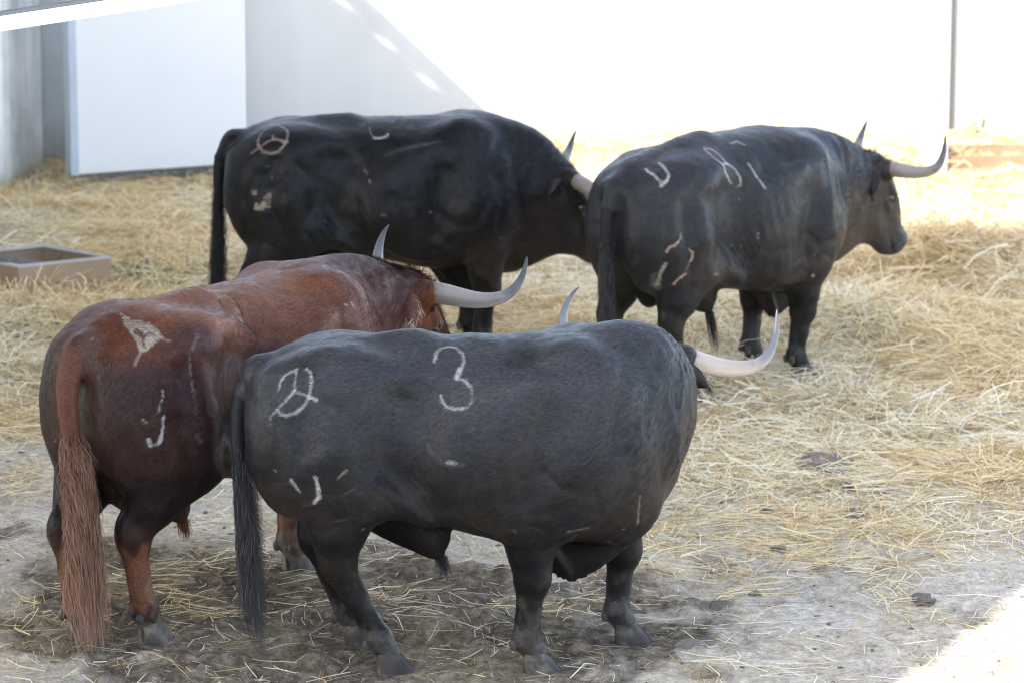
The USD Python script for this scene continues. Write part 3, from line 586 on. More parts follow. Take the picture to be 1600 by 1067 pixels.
BROWN = dict(seed=11, hairs=150000, shag=2.2, lean=0.75, hump=-0.8, loc=(-1.13, 15.05, 0), yaw=52, scale=1.04, rump=0.02, poll=(1.00, -0.08, 1.15), neck=(0.78, 0.0, 0.99), head=(-12, 58),
    legs={'hr': (-0.56, -0.10, -4, (-0.66, 0.42)), 'hl': (-0.70, 0.13, 6, (-0.78, 0.42)), 'fr': (0.50, -0.10, 0), 'fl': (0.56, 0.16, 0)},
    horn_r=[(0.07, 0.06, -0.005), (0.16, 0.15, -0.02), (0.22, 0.23, 0.01), (0.24, 0.28, 0.08), (0.24, 0.30, 0.15)],
    horn_l=[(0.07, 0.03, 0.0), (0.15, 0.07, 0.02), (0.195, 0.105, 0.08), (0.185, 0.155, 0.20)],
    ear_r=(0.55, -0.45, -0.60), ear_l=(0.8, -0.2, -0.3), ear_up=(0.3, 0.5, -0.5), ear_pale=0.45, ear_len=0.16, ear_col=[(0.075, 0.030, 0.017), (0.24, 0.088, 0.035)], tail_col=[(0.085, 0.031, 0.017), (0.15, 0.062, 0.034), (0.31, 0.175, 0.112)],
    tail=[(-0.80, 0, 1.14), (-0.875, 0, 1.06), (-0.895, -0.01, 0.92), (-0.88, -0.02, 0.74), (-0.86, -0.02, 0.56), (-0.85, -0.02, 0.42)], tail_r=1.35, sheath_x=-0.17, tuft_from=0.42, tuft_len=0.47, tuft_n=8000, locks=46, tuft_spread=0.11, tuft_drift=(0.0, -0.05, 0), horn_r0=0.043)
FARLEFT = dict(seed=21, lean=0.75, deep=3.4, hump=-0.5, loc=(-0.66, 20.0, 0), yaw=3, poll=(0.95, -0.02, 0.985), neck=(0.79, 0.0, 0.90), head=(14, 54),
    legs={'hr': (-0.60, -0.20, 0, (-0.70, 0.43)), 'hl': (-0.36, 0.19, 0, (-0.46, 0.42)), 'fr': (0.54, -0.19, 0), 'fl': (0.48, 0.19, 0)},
    horn_r=[(0.08, 0.06, -0.03), (0.16, 0.14, -0.07), (0.22, 0.22, -0.07), (0.25, 0.28, -0.01), (0.26, 0.30, 0.07)],
    horn_l=[(0.08, 0.04, 0.02), (0.16, 0.10, 0.06), (0.20, 0.14, 0.12), (0.21, 0.17, 0.19)],
    ear_r=(0.75, -0.35, -0.25), ear_l=(0.8, -0.2, -0.2), ear_col=EAR_BLACK, tail_col=[(0.010, 0.010, 0.011), (0.012, 0.012, 0.013), (0.03, 0.026, 0.024)],
    tail=[(-0.80, 0, 1.14), (-0.87, 0, 1.05), (-0.885, 0, 0.90), (-0.89, 0, 0.70), (-0.895, 0, 0.55), (-0.90, 0, 0.48)], tuft_len=0.40, tuft_n=2200, tuft_spread=0.06, mud=0.2, dust=0.05, tones=((0.0045, 0.0045, 0.0050), (0.011, 0.008, 0.006)))
FARRIGHT = dict(seed=33, top_sheen=0.4, lean=0.7, loc=(1.085, 19.25, 0), yaw=43, scale=0.97, deep=1.6, rump=0.05, back=0.075, wither=0.03, poll=(1.09, -0.07, 1.085), neck=(0.80, 0.0, 0.93), head=(-9, 62),
    legs={'hr': (-0.46, -0.20, 0, (-0.60, 0.42)), 'hl': (-0.54, 0.19, 0, (-0.66, 0.42)), 'fr': (0.415, -0.185, -10), 'fl': (0.44, 0.18, 0)},
    horn_r=[(0.07, 0.05, 0.0), (0.15, 0.12, 0.0), (0.20, 0.16, 0.03), (0.22, 0.19, 0.11), (0.22, 0.20, 0.20)],
    horn_l=[(0.07, 0.05, 0.02), (0.13, 0.11, 0.06), (0.17, 0.17, 0.12), (0.17, 0.21, 0.20)],
    ear_r=(0.4, -0.3, -0.65), ear_l=(0.8, -0.2, -0.3), ear_col=EAR_BLACK, tail_col=BLACK_TAIL,
    tail=[(-0.79, 0, 1.13), (-0.86, 0, 1.04), (-0.875, 0.0, 0.90), (-0.87, 0.01, 0.70), (-0.865, 0.01, 0.52), (-0.86, 0.01, 0.42)], tuft_len=0.40, tuft_n=2200, tuft_spread=0.055, mud=0.4, dust=0.10, sheath=1.0, sheath_hair=2.6,
    tones=((0.0100, 0.0098, 0.0102), (0.034, 0.0235, 0.017)), brown=0.9, brown_face=0.95)
# brands, scars and dust on the hides: (half width, depth, tone, points on the hide in the animal's own space)
FRONT['brands'] = [
    (0.0055, 0.9, 'white', [(-714, -249, 1104), (-705, -233, 1139), (-683, -226, 1163), (-646, -231, 1179)]),
    (0.0055, 0.8, 'white', [(-646, -231, 1179), (-651, -254, 1147), (-654, -271, 1107)]),
    (0.0065, 0.9, 'white', [(-610, -245, 1185), (-593, -260, 1174), (-588, -275, 1152), (-593, -283, 1124), (-597, -285, 1096)]),
    (0.0055, 0.9, 'white', [(-654, -271, 1107), (-679, -274, 1077), (-698, -274, 1057), (-717, -272, 1036), (-743, -266, 1008), (-744, -269, 983)]),
    (0.006, 0.9, 'white', [(-654, -271, 1107), (-625, -280, 1098), (-597, -286, 1085)]),
    (0.0065, 1, 'white', [(-717, -272, 1036), (-707, -280, 1021), (-682, -287, 1018), (-650, -288, 1026), (-622, -286, 1048), (-597, -286, 1085)]),
    (0.01, 1.1, 'white', [(-597, -286, 1085), (-574, -292, 1079)]),
    (0.008, 1, 'white', [(-664, -308, 772), (-649, -310, 750), (-638, -311, 733)]),
    (0.01, 1.1, 'white', [(-573, -337, 789), (-564, -338, 754), (-561, -334, 717), (-583, -318, 684)]),
    (0.004, 0.6, 'grey', [(-583, -318, 684), (-625, -294, 670)]),
    (0.0045, 0.8, 'tan', [(-489, -354, 790), (-477, -354, 806), (-458, -350, 820)]),
    (0.004, 0.7, 'grey', [(-474, -349, 724), (-452, -349, 738), (-421, -343, 750)]),
    (0.004, 0.7, 'grey', [(-505, -322, 617), (-483, -326, 621), (-460, -329, 625)]),
    (0.003, 0.7, 'grey', [(-673, -303, 907), (-670, -307, 876)]),
    (0.0065, 0.85, 'white', [(-130, -179, 1200), (-125, -140, 1225), (-103, -116, 1238), (-74, -110, 1241), (-49, -121, 1238), (-26, -152, 1225), (-19, -186, 1204), (-28, -215, 1180)]),
    (0.012, 1.1, 'white', [(-35, -218, 1175), (-41, -231, 1160), (-46, -241, 1147)]),
    (0.0075, 0.9, 'white', [(-46, -241, 1147), (-17, -249, 1142), (3, -265, 1125)]),
    (0.0055, 0.8, 'tan', [(3, -265, 1125), (13, -290, 1105), (12, -315, 1075), (-2, -322, 1057), (-27, -320, 1049)]),
    (0.0065, 0.95, 'white', [(-27, -319, 1050), (-56, -311, 1047), (-86, -295, 1053), (-101, -282, 1068), (-106, -272, 1086)]),
    (0.008, 0.55, 'grey', [(-153, -305, 906), (-143, -314, 878), (-116, -331, 867), (-101, -340, 848)]),
    (0.008, 0.9, 'white', [(-79, -348, 851), (-51, -356, 851)]),
    (0.012, 0.5, 'grey', [(-101, -340, 846), (-76, -349, 846), (-51, -356, 845), (-27, -361, 843)]),
    (0.005, 0.6, 'grey', [(3, -350, 975), (25, -351, 983)]),
    (0.003, 0.8, 'tan', [(645, -244, 697), (643, -219, 665), (642, -190, 631), (640, -171, 600), (639, -153, 569)]),
    (0.012, 0.6, 'grey', [(529, -120, 486), (559, -49, 453)]),
    (0.01, 0.45, 'tan', [(375, -317, 574), (399, -308, 577), (422, -289, 577), (447, -263, 575)]),
    (0.003, 0.7, 'grey', [(429, -374, 849), (457, -366, 876)]),
]
BROWN['brands'] = [
    (0.01, 1.25, 'tan', [(-650, -65, 1242), (-640, -79, 1242)]),
    (0.01, 1.25, 'tan', [(-659, -81, 1236), (-646, -107, 1237), (-633, -135, 1238)]),
    (0.01, 1.25, 'tan', [(-669, -97, 1230), (-657, -123, 1231), (-645, -148, 1232), (-630, -170, 1233)]),
    (0.01, 1.25, 'tan', [(-679, -113, 1224), (-670, -134, 1225), (-659, -153, 1225), (-646, -171, 1226), (-631, -187, 1225)]),
    (0.01, 1.25, 'tan', [(-687, -130, 1218), (-676, -151, 1218), (-663, -170, 1219), (-647, -187, 1218), (-630, -202, 1217)]),
    (0.01, 1.25, 'tan', [(-694, -146, 1211), (-681, -166, 1211), (-665, -183, 1211), (-648, -199, 1210), (-629, -214, 1209)]),
    (0.01, 1.25, 'tan', [(-699, -161, 1204), (-684, -178, 1204), (-668, -194, 1203), (-649, -209, 1202), (-631, -223, 1201)]),
    (0.01, 1.25, 'tan', [(-704, -173, 1197), (-687, -190, 1196), (-669, -204, 1195), (-651, -218, 1194), (-631, -232, 1192)]),
    (0.01, 1.25, 'tan', [(-706, -184, 1189), (-688, -200, 1188), (-669, -214, 1187), (-650, -228, 1185)]),
    (0.01, 1.25, 'tan', [(-708, -195, 1181), (-687, -211, 1180), (-664, -227, 1178)]),
    (0.01, 1.25, 'tan', [(-711, -202, 1173), (-677, -226, 1170)]),
    (0.01, 1.25, 'tan', [(-714, -208, 1165), (-691, -225, 1163)]),
    (0.01, 1.25, 'tan', [(-717, -215, 1156), (-706, -223, 1155)]),
    (0.006, 1, 'tan', [(-636, -36, 1253), (-640, -77, 1242)]),
    (0.005, 1, 'tan', [(-628, -235, 1191), (-609, -258, 1175)]),
    (0.005, 1, 'tan', [(-718, -217, 1153), (-748, -220, 1121), (-756, -221, 1109)]),
    (0.012, 1.6, 'wine', [(-680, -157, 1214), (-679, -190, 1201)]),
    (0.004, 1.2, 'wine', [(-691, -155, 1210), (-690, -196, 1190), (-654, -196, 1209), (-643, -219, 1197)]),
    (0.004, 1.2, 'wine', [(-690, -196, 1190), (-702, -219, 1163)]),
    (0.006, 1.1, 'tan', [(-765, -263, 909), (-756, -269, 897)]),
    (0.004, 0.5, 'wine', [(-756, -269, 897), (-751, -271, 866), (-744, -272, 834)]),
    (0.0075, 1.1, 'white', [(-746, -271, 834), (-737, -271, 804)]),
    (0.0055, 1.1, 'white', [(-693, -297, 913), (-695, -297, 892), (-697, -297, 870), (-701, -294, 839), (-706, -290, 814)]),
    (0.007, 1.1, 'white', [(-700, -295, 845), (-706, -290, 817)]),
    (0.003, 0.8, 'white', [(-737, -271, 805), (-706, -290, 817)]),
    (0.0045, 1.1, 'white', [(-684, -288, 1005), (-682, -291, 987), (-691, -292, 972)]),
    (0.004, 1, 'white', [(-704, -290, 955), (-706, -291, 937)]),
    (0.005, 0.9, 'dark', [(-157, -91, 1249), (-109, -77, 1251), (-99, -111, 1239), (-117, -157, 1215), (-142, -195, 1185)]),
    (0.005, 0.9, 'dark', [(-171, -103, 1243), (-187, -132, 1228), (-207, -165, 1214), (-215, -198, 1196), (-186, -201, 1184), (-161, -208, 1173)]),
    (0.004, 0.9, 'tan', [(-157, -91, 1249), (-105, -78, 1250), (-101, -104, 1242)]),
    (0.006, 1, 'tan', [(-159, -196, 1184), (-156, -210, 1170)]),
    (0.018, 0.42, 'pink', [(-147, -166, 1208), (-164, -190, 1191), (-224, -214, 1187)]),
    (0.005, 0.75, 'dark', [(-196, -218, 1170), (-210, -235, 1152), (-216, -244, 1131), (-205, -248, 1108), (-195, -254, 1084), (-162, -266, 1064), (-138, -266, 1083), (-137, -257, 1104), (-134, -247, 1125), (-149, -222, 1157), (-176, -213, 1170)]),
    (0.01, 0.35, 'tan', [(-485, -283, 1180), (-508, -291, 1159), (-528, -296, 1138)]),
    (0.004, 0.45, 'pink', [(-546, -295, 1128), (-547, -298, 1107), (-547, -300, 1085), (-547, -301, 1063), (-548, -304, 1041), (-548, -308, 1019), (-550, -313, 998), (-552, -318, 977), (-554, -324, 956), (-557, -331, 932), (-560, -337, 908)]),
    (0.012, 0.5, 'grey', [(-564, -343, 827), (-549, -345, 799)]),
    (0.012, 0.4, 'grey', [(-458, -350, 757), (-412, -339, 763), (-351, -315, 765), (-275, -277, 761)]),
    (0.01, 0.4, 'tan', [(-191, -266, 1033), (-154, -275, 1041)]),
    (0.012, 0.3, 'grey', [(-598, -291, 1029), (-599, -296, 1004)]),
    (0.012, 0.35, 'grey', [(100, -93, 1251), (76, -135, 1236), (59, -171, 1219), (49, -200, 1200)]),
    (0.01, 0.5, 'grey', [(454, -140, 1276), (403, -205, 1267), (394, -233, 1247), (395, -252, 1225), (425, -269, 1199)]),
    (0.006, 0.9, 'white', [(391, -289, 1169), (393, -295, 1160)]),
    (0.005, 0.8, 'white', [(350, -290, 1169), (359, -293, 1166)]),
    (0.005, 0.5, 'grey', [(-34, -282, 1097), (-21, -301, 1082), (-4, -317, 1065)]),
    (0.016, 0.4, 'tan', [(756, -157, 1192), (745, -176, 1163), (740, -191, 1133)]),
]
FARLEFT['brands'] = [
    (0.006, 0.8, 'pink', [(-603, -137, 1239), (-641, -165, 1223), (-663, -201, 1196), (-673, -222, 1173), (-670, -238, 1158)]),
    (0.0065, 0.9, 'pink', [(-603, -111, 1239), (-559, -162, 1246), (-527, -205, 1237), (-515, -239, 1218), (-521, -270, 1185)]),
    (0.004, 0.8, 'pink', [(-600, -125, 1240), (-601, 29, 1244)]),
    (0.004, 0.6, 'pink', [(-620, 102, 1235), (-584, 2, 1249)]),
    (0.008, 1, 'pink', [(-670, -240, 1155), (-658, -252, 1145), (-623, -250, 1171), (-588, -251, 1188), (-553, -267, 1182), (-524, -277, 1175)]),
    (0.008, 0.95, 'pink', [(-658, -255, 1140), (-641, -270, 1122), (-600, -282, 1116), (-565, -290, 1127), (-536, -285, 1158), (-524, -277, 1175)]),
    (0.012, 1, 'pink', [(-536, -277, 1172), (-525, -275, 1177)]),
    (0.007, 0.8, 'pink', [(-664, -253, 1140), (-705, -250, 1113)]),
    (0.006, 0.9, 'pink', [(-594, -233, 1204), (-595, -252, 1183)]),
    (0.008, 1.2, 'tan', [(-704, -293, 920), (-688, -298, 921)]),
    (0.008, 1.2, 'tan', [(-699, -295, 910), (-688, -299, 910)]),
    (0.009, 1.3, 'tan', [(-629, -314, 907), (-611, -318, 908)]),
    (0.009, 1.3, 'tan', [(-637, -314, 897), (-612, -320, 898)]),
    (0.009, 1.3, 'tan', [(-642, -314, 886), (-614, -322, 887)]),
    (0.009, 1.3, 'tan', [(-647, -315, 875), (-615, -323, 877)]),
    (0.009, 1.3, 'tan', [(-652, -314, 865), (-616, -325, 866)]),
    (0.009, 1.3, 'tan', [(-685, -302, 852), (-679, -305, 852)]),
    (0.009, 1.3, 'tan', [(-656, -314, 854), (-617, -326, 855)]),
    (0.009, 1.3, 'tan', [(-688, -301, 841), (-672, -308, 842)]),
    (0.009, 1.3, 'tan', [(-661, -313, 843), (-618, -327, 845)]),
    (0.009, 1.3, 'tan', [(-691, -299, 830), (-652, -317, 833)]),
    (0.004, 0.8, 'tan', [(-662, -300, 944), (-649, -300, 956)]),
    (0.004, 0.5, 'tan', [(-630, -285, 1050), (-619, -287, 1045)]),
    (0.004, 0.8, 'tan', [(-91, -140, 1227), (-87, -179, 1203), (-65, -207, 1182), (-36, -213, 1180)]),
    (0.008, 0.95, 'white', [(-65, -207, 1182), (-30, -211, 1183), (-3, -207, 1189), (4, -196, 1199)]),
    (0.006, 0.9, 'tan', [(-97, -322, 975), (-93, -326, 967)]),
    (0.007, 0.6, 'tan', [(-125, -289, 1029), (-111, -302, 1014)]),
    (0.006, 0.5, 'grey', [(341, -209, 507), (398, -44, 457)]),
    (0.004, 0.6, 'grey', [(240, -327, 711), (256, -327, 727)]),
    (0.005, 0.4, 'grey', [(355, -334, 629), (359, -329, 612)]),
]
FARRIGHT['brands'] = [
    (0.008, 1.1, 'white', [(-705, -114, 1231), (-712, -139, 1220), (-706, -170, 1207), (-704, -197, 1189)]),
    (0.0085, 1.1, 'white', [(-625, -131, 1254), (-636, -180, 1235), (-644, -216, 1206), (-668, -228, 1180), (-707, -225, 1158)]),
    (0.01, 0.9, 'pink', [(-700, -212, 1177), (-705, -226, 1158)]),
    (0.006, 1, 'white', [(-300, -131, 1296), (-261, -152, 1287), (-250, -195, 1265), (-249, -237, 1230), (-193, -250, 1191), (-169, -266, 1142), (-169, -273, 1103), (-193, -269, 1092), (-236, -262, 1127), (-278, -266, 1184), (-279, -248, 1226), (-315, -222, 1258), (-316, -169, 1282), (-304, -136, 1294)]),
    (0.008, 1, 'white', [(-279, -248, 1226), (-232, -239, 1223)]),
    (0.007, 1, 'pink', [(-198, -267, 1097), (-169, -273, 1103)]),
    (0.006, 0.9, 'white', [(-105, -134, 1302), (-57, -129, 1307), (-33, -161, 1289)]),
    (0.003, 0.4, 'grey', [(-118, -158, 1286), (-111, -184, 1266), (-99, -207, 1246), (-90, -229, 1221)]),
    (0.006, 1.1, 'white', [(-88, -241, 1205), (-78, -258, 1179), (-67, -273, 1153), (-51, -295, 1118), (-37, -318, 1082)]),
    (0.004, 0.6, 'grey', [(-37, -306, 1106), (-10, -316, 1099), (-31, -324, 1072)]),
    (0.008, 1.1, 'pink', [(-720, -284, 831), (-709, -291, 850), (-681, -304, 859), (-653, -312, 882), (-636, -311, 915)]),
    (0.007, 1.1, 'pink', [(-637, -312, 911), (-637, -317, 877)]),
    (0.007, 1.1, 'pink', [(-605, -331, 834), (-585, -336, 812), (-587, -333, 777), (-600, -328, 756)]),
    (0.005, 0.7, 'pink', [(-600, -328, 756), (-615, -316, 713)]),
    (0.009, 1.1, 'pink', [(-612, -314, 702), (-642, -292, 679), (-656, -274, 652)]),
    (0.011, 0.9, 'tan', [(-717, -273, 764), (-727, -256, 728), (-727, -244, 701)]),
    (0.022, 0.6, 'grey', [(-753, -227, 702), (-738, -208, 653), (-709, -215, 633)]),
    (0.014, 0.6, 'tan', [(-724, -241, 691), (-723, -216, 648)]),
    (0.006, 1, 'pink', [(-104, -338, 855), (-104, -338, 836)]),
    (0.016, 0.3, 'grey', [(-830, -183, 801), (-828, -163, 763)]),
    (0.003, 0.8, 'tan', [(-441, -347, 686), (-406, -342, 681)]),
    (0.006, 0.8, 'white', [(605, -33, 1295), (615, -67, 1283)]),
    (0.006, 0.9, 'white', [(331, -324, 579), (337, -322, 570)]),
    (0.005, 0.6, 'grey', [(328, -339, 653), (328, -342, 686), (330, -345, 718)]),
]
for _b in (FRONT, BROWN, FARLEFT, FARRIGHT): _b['brands'] = [(w, d, k, np.array(P, float) / 1000.0) for w, d, k, P in _b['brands']]
# ---------------------------------------------------------------- materials of the pen
def TC(): return ('texture_coordinate', {})
GEO = ('geometry', {})
ground_mat = mat('trodden_earth', {
    'g': GEO, 'st': ATTR('litter'), 'dk': ATTR('manure'),
    'n1': ('noise_texture', {'scale': 1.6, 'detail': 6.0, 'roughness': 0.65}), 'n2': ('noise_texture', {'scale': 16.0, 'detail': 6.0, 'roughness': 0.7}), 'n3': ('noise_texture', {'scale': 130.0, 'detail': 4.0, 'roughness': 0.7}),
    'dry': ('rgb_ramp', {'ramp': [(0.2, (0.31, 0.255, 0.185)), (0.40, (0.45, 0.39, 0.305)), (0.58, (0.56, 0.495, 0.40)), (0.85, (0.61, 0.55, 0.455))]}),
    'mud': ('rgb_ramp', {'ramp': [(0.25, (0.07, 0.055, 0.039)), (0.5, (0.155, 0.126, 0.092)), (0.75, (0.30, 0.25, 0.19))]}),
    'str': ('rgb_ramp', {'ramp': [(0.25, (0.26, 0.19, 0.10)), (0.5, (0.50, 0.41, 0.25)), (0.75, (0.76, 0.67, 0.47))]}),
    'a': ('mix', {}), 'b': ('mix', {}), 'h': ('math', {'math_type': 'multiply_add', 'value2': 0.45}), 'bp': ('bump', {'strength': 0.7, 'distance': 0.02}),
    'n4': ('noise_texture', {'scale': 55.0, 'detail': 5.0, 'roughness': 0.75}), 'v4': ('map_range', {'from_min': 0.35, 'from_max': 0.65, 'to_min': 0.70, 'to_max': 1.22}), 'mv4': ('mix', {'mix_type': 'multiply', 'fac': 1.0}),
    'v': ('map_range', {'from_min': 0.3, 'from_max': 0.7, 'to_min': 0.62, 'to_max': 1.25}), 'mv': ('mix', {'mix_type': 'multiply', 'fac': 1.0}),
    'p': ('principled_bsdf', {'roughness': 0.95, 'specular_ior_level': 0.03})},
    [('g.position', 'n1.vector'), ('g.position', 'n2.vector'), ('g.position', 'n3.vector'), ('n1.fac', 'dry.fac'), ('n2.fac', 'mud.fac'), ('n3.fac', 'str.fac'),
     ('dk.fac', 'a.fac'), ('dry.color', 'a.color1'), ('mud.color', 'a.color2'), ('st.fac', 'b.fac'), ('a.color', 'b.color1'), ('str.color', 'b.color2'),
     ('n2.fac', 'v.value'), ('b.color', 'mv.color1'), ('v.result', 'mv.color2'), ('g.position', 'n4.vector'), ('n4.fac', 'v4.value'), ('mv.color', 'mv4.color1'), ('v4.result', 'mv4.color2'), ('mv4.color', 'p.base_color'), ('n4.fac', 'h.value1'), ('n2.fac', 'h.value3'), ('h.value', 'bp.height'), ('bp.normal', 'p.normal')])
def straw_material(name):
    return mat(name, {'c': ATTR('coat'), 'd': ('diffuse_bsdf', {}), 't': ('translucent_bsdf', {}), 'm': ('mix_closure', {'fac': 0.28})},
        [('c.color', 'd.color'), ('c.color', 't.color'), ('d.BSDF', 'm.closure1'), ('t.BSDF', 'm.closure2')], surface='m.closure')
straw_mat = straw_material('straw')
def plaster(name, ramp, streak, stain=None, rough=0.85, scale=1.0, bump=0.25):
    nodes = {'g': GEO, 'mp': ('mapping', {'scale': (3.2 * scale, 3.2 * scale, 0.22 * scale)}), 'n1': ('noise_texture', {'scale': 1.0, 'detail': 6.0, 'roughness': 0.65}),
        'n2': ('noise_texture', {'scale': 2.2, 'detail': 7.0, 'roughness': 0.7}), 'n3': ('noise_texture', {'scale': 55.0, 'detail': 5.0, 'roughness': 0.7}),
        'm': ('mix_float', {'fac': streak}), 'r': ('rgb_ramp', {'ramp': ramp}), 'b': ('bump', {'strength': bump, 'distance': 0.006}), 'p': ('principled_bsdf', {'roughness': rough, 'specular_ior_level': 0.3 if rough < 0.7 else 0.12})}
    links = [('g.position', 'mp.vector'), ('mp.vector', 'n1.vector'), ('g.position', 'n2.vector'), ('g.position', 'n3.vector'), ('n2.fac', 'm.a'), ('n1.fac', 'm.b'), ('m.result', 'r.fac'), ('n3.fac', 'b.height'), ('b.normal', 'p.normal')]
    if stain:                                      # a tide mark of algae and splashed dirt along the foot of the wall
        nodes.update({'x': ('separate_xyz', {}), 'zz': ('math', {'math_type': 'multiply_add', 'value2': 0.9}), 'k': ('map_range', {'from_min': stain[1], 'from_max': 0.35, 'to_min': 0.0, 'to_max': stain[2], 'clamp': True}), 'mx': ('mix', {'color2': stain[0]})})
        links += [('g.position', 'x.vector'), ('n2.fac', 'zz.value1'), ('x.z', 'zz.value3'), ('zz.value', 'k.value'), ('k.result', 'mx.fac'), ('r.color', 'mx.color1'), ('mx.color', 'p.base_color')]
    else: links.append(('r.color', 'p.base_color'))
    return mat(name, nodes, links)
wall_mat = plaster('pale_concrete', [(0.2, (0.55, 0.545, 0.53)), (0.42, (0.61, 0.605, 0.59)), (0.58, (0.645, 0.64, 0.625)), (0.8, (0.68, 0.675, 0.66))], 0.5, bump=0.1)
oldwall_mat = plaster('weathered_concrete', [(0.30, (0.32, 0.31, 0.285)), (0.43, (0.56, 0.55, 0.52)), (0.56, (0.76, 0.75, 0.725)), (0.8, (0.82, 0.815, 0.79))], 0.7, ((0.16, 0.15, 0.085), 0.95, 0.55), scale=1.1, bump=0.6)
recess_mat = plaster('grey_render', [(0.3, (0.55, 0.59, 0.60)), (0.55, (0.66, 0.70, 0.71)), (0.8, (0.73, 0.76, 0.77))], 0.5, ((0.15, 0.15, 0.10), 0.85, 0.5))
white_mat = plaster('white_panel_paint', [(0.2, (0.69, 0.685, 0.675)), (0.45, (0.765, 0.76, 0.75)), (0.7, (0.79, 0.785, 0.775))], 0.35, rough=0.45, bump=0.03)
trim_mat = plaster('bluish_trim', [(0.3, (0.42, 0.47, 0.54)), (0.6, (0.50, 0.55, 0.62))], 0.3, rough=0.5, bump=0.03)
beam_mat = plaster('warm_lit_white', [(0.2, (0.74, 0.70, 0.64)), (0.5, (0.84, 0.80, 0.74)), (0.8, (0.86, 0.83, 0.78))], 0.2, rough=0.5, bump=0.05)  # white rail; the warmth of sunlit bounce is put into its colour
steel_mat = plaster('grey_steel', [(0.3, (0.10, 0.10, 0.095)), (0.6, (0.16, 0.155, 0.145))], 0.4, rough=0.6)
wood_mat = plaster('worn_board', [(0.25, (0.22, 0.15, 0.095)), (0.5, (0.33, 0.235, 0.155)), (0.75, (0.43, 0.32, 0.22))], 0.3, rough=0.75, scale=1.6, bump=0.3)
rim_mat = plaster('board_end_grey', [(0.25, (0.28, 0.26, 0.235)), (0.7, (0.48, 0.46, 0.43))], 0.3, rough=0.8)
lime_mat = plaster('whitewash', [(0.25, (0.62, 0.60, 0.56)), (0.6, (0.80, 0.79, 0.76))], 0.3)
dung_mat = mat('dried_dung', {'g': GEO, 'n': ('noise_texture', {'scale': 34.0, 'detail': 6.0, 'roughness': 0.75}), 'r': ('rgb_ramp', {'ramp': [(0.3, (0.06, 0.047, 0.036)), (0.52, (0.14, 0.11, 0.084)), (0.72, (0.28, 0.235, 0.185))]}), 'b': ('bump', {'strength': 0.8, 'distance': 0.01}), 'p': ('principled_bsdf', {'roughness': 0.95})},
    [('g.position', 'n.vector'), ('n.fac', 'r.fac'), ('r.color', 'p.base_color'), ('n.fac', 'b.height'), ('b.normal', 'p.normal')])
leaf_mat = straw_material('green_blade')
roof_mat = plaster('roof_sheet', [(0.3, (0.30, 0.30, 0.29)), (0.7, (0.42, 0.42, 0.41))], 0.5, rough=0.6)

# ---------------------------------------------------------------- ground: one sheet, worn earth with drifts of litter
def litter(x, y):
    """How much straw lies at a place, 0 to 1."""
    P = np.stack([x, y, 0 * x], -1)
    n = meshkit.fbm(P * np.array([0.9, 0.8, 1]) + 3, 3, 1) - 0.5; n2 = meshkit.fbm(P * np.array([3.2, 2.2, 1]), 3, 5) - 0.5
    edge = 17.6 - 0.5 * smoothstep(-1, 2.5, x) + 0.2 * smoothstep(-1.0, -2.5, x)
    d = smoothstep(edge - 1.3, edge + 1.3, y + 2.2 * n + 1.2 * n2)
    d = d + 0.50 * smoothstep(-0.1, 1.2, x) * smoothstep(15.0, 16.6, y + 1.8 * n2 + 1.0 * n) * (1 - d)
    d = d + 0.24 * np.clip(n2 * 6, 0, 1) * (1 - d)
    return np.clip(d, 0, 1)
def manure(x, y):
    P = np.stack([x, y, 0 * x], -1); n = meshkit.fbm(P * np.array([2.4, 2.0, 1]) + 9, 4, 7) - 0.46; n2 = meshkit.fbm(P * np.array([7, 5, 1]), 3, 17) - 0.5
    a = 1.25 * np.exp(-(((x + 0.30) / 0.95) ** 2 + ((y - 14.3) / 1.0) ** 2)); b = 0.9 * np.exp(-(((x + 1.1) / 0.8) ** 2 + ((y - 15.3) / 0.7) ** 2)); c = 0.5 * np.exp(-(((x - 0.5) / 0.7) ** 2 + ((y - 15.3) / 0.7) ** 2))
    c = c + 0.55 * np.exp(-(((x + 2.0) / 0.8) ** 2 + ((y - 14.6) / 1.3) ** 2))
    return np.clip(smoothstep(0.30, 0.85, a + b + c + 1.3 * n + 0.9 * n2), 0, 1)
HEAPS = [(3.55, 22.6, 0.9, 0.55, 0.19), (2.5, 22.35, 0.5, 0.35, 0.10), (-2.5, 25.3, 1.3, 0.8, -0.06), (-2.95, 20.6, 0.7, 0.5, 0.10), (-1.2, 22.4, 0.9, 0.6, 0.08), (1.7, 20.9, 0.8, 0.6, 0.06), (2.4, 26.6, 1.6, 0.5, 0.12), (0.5, 26.4, 1.5, 0.5, 0.10)]
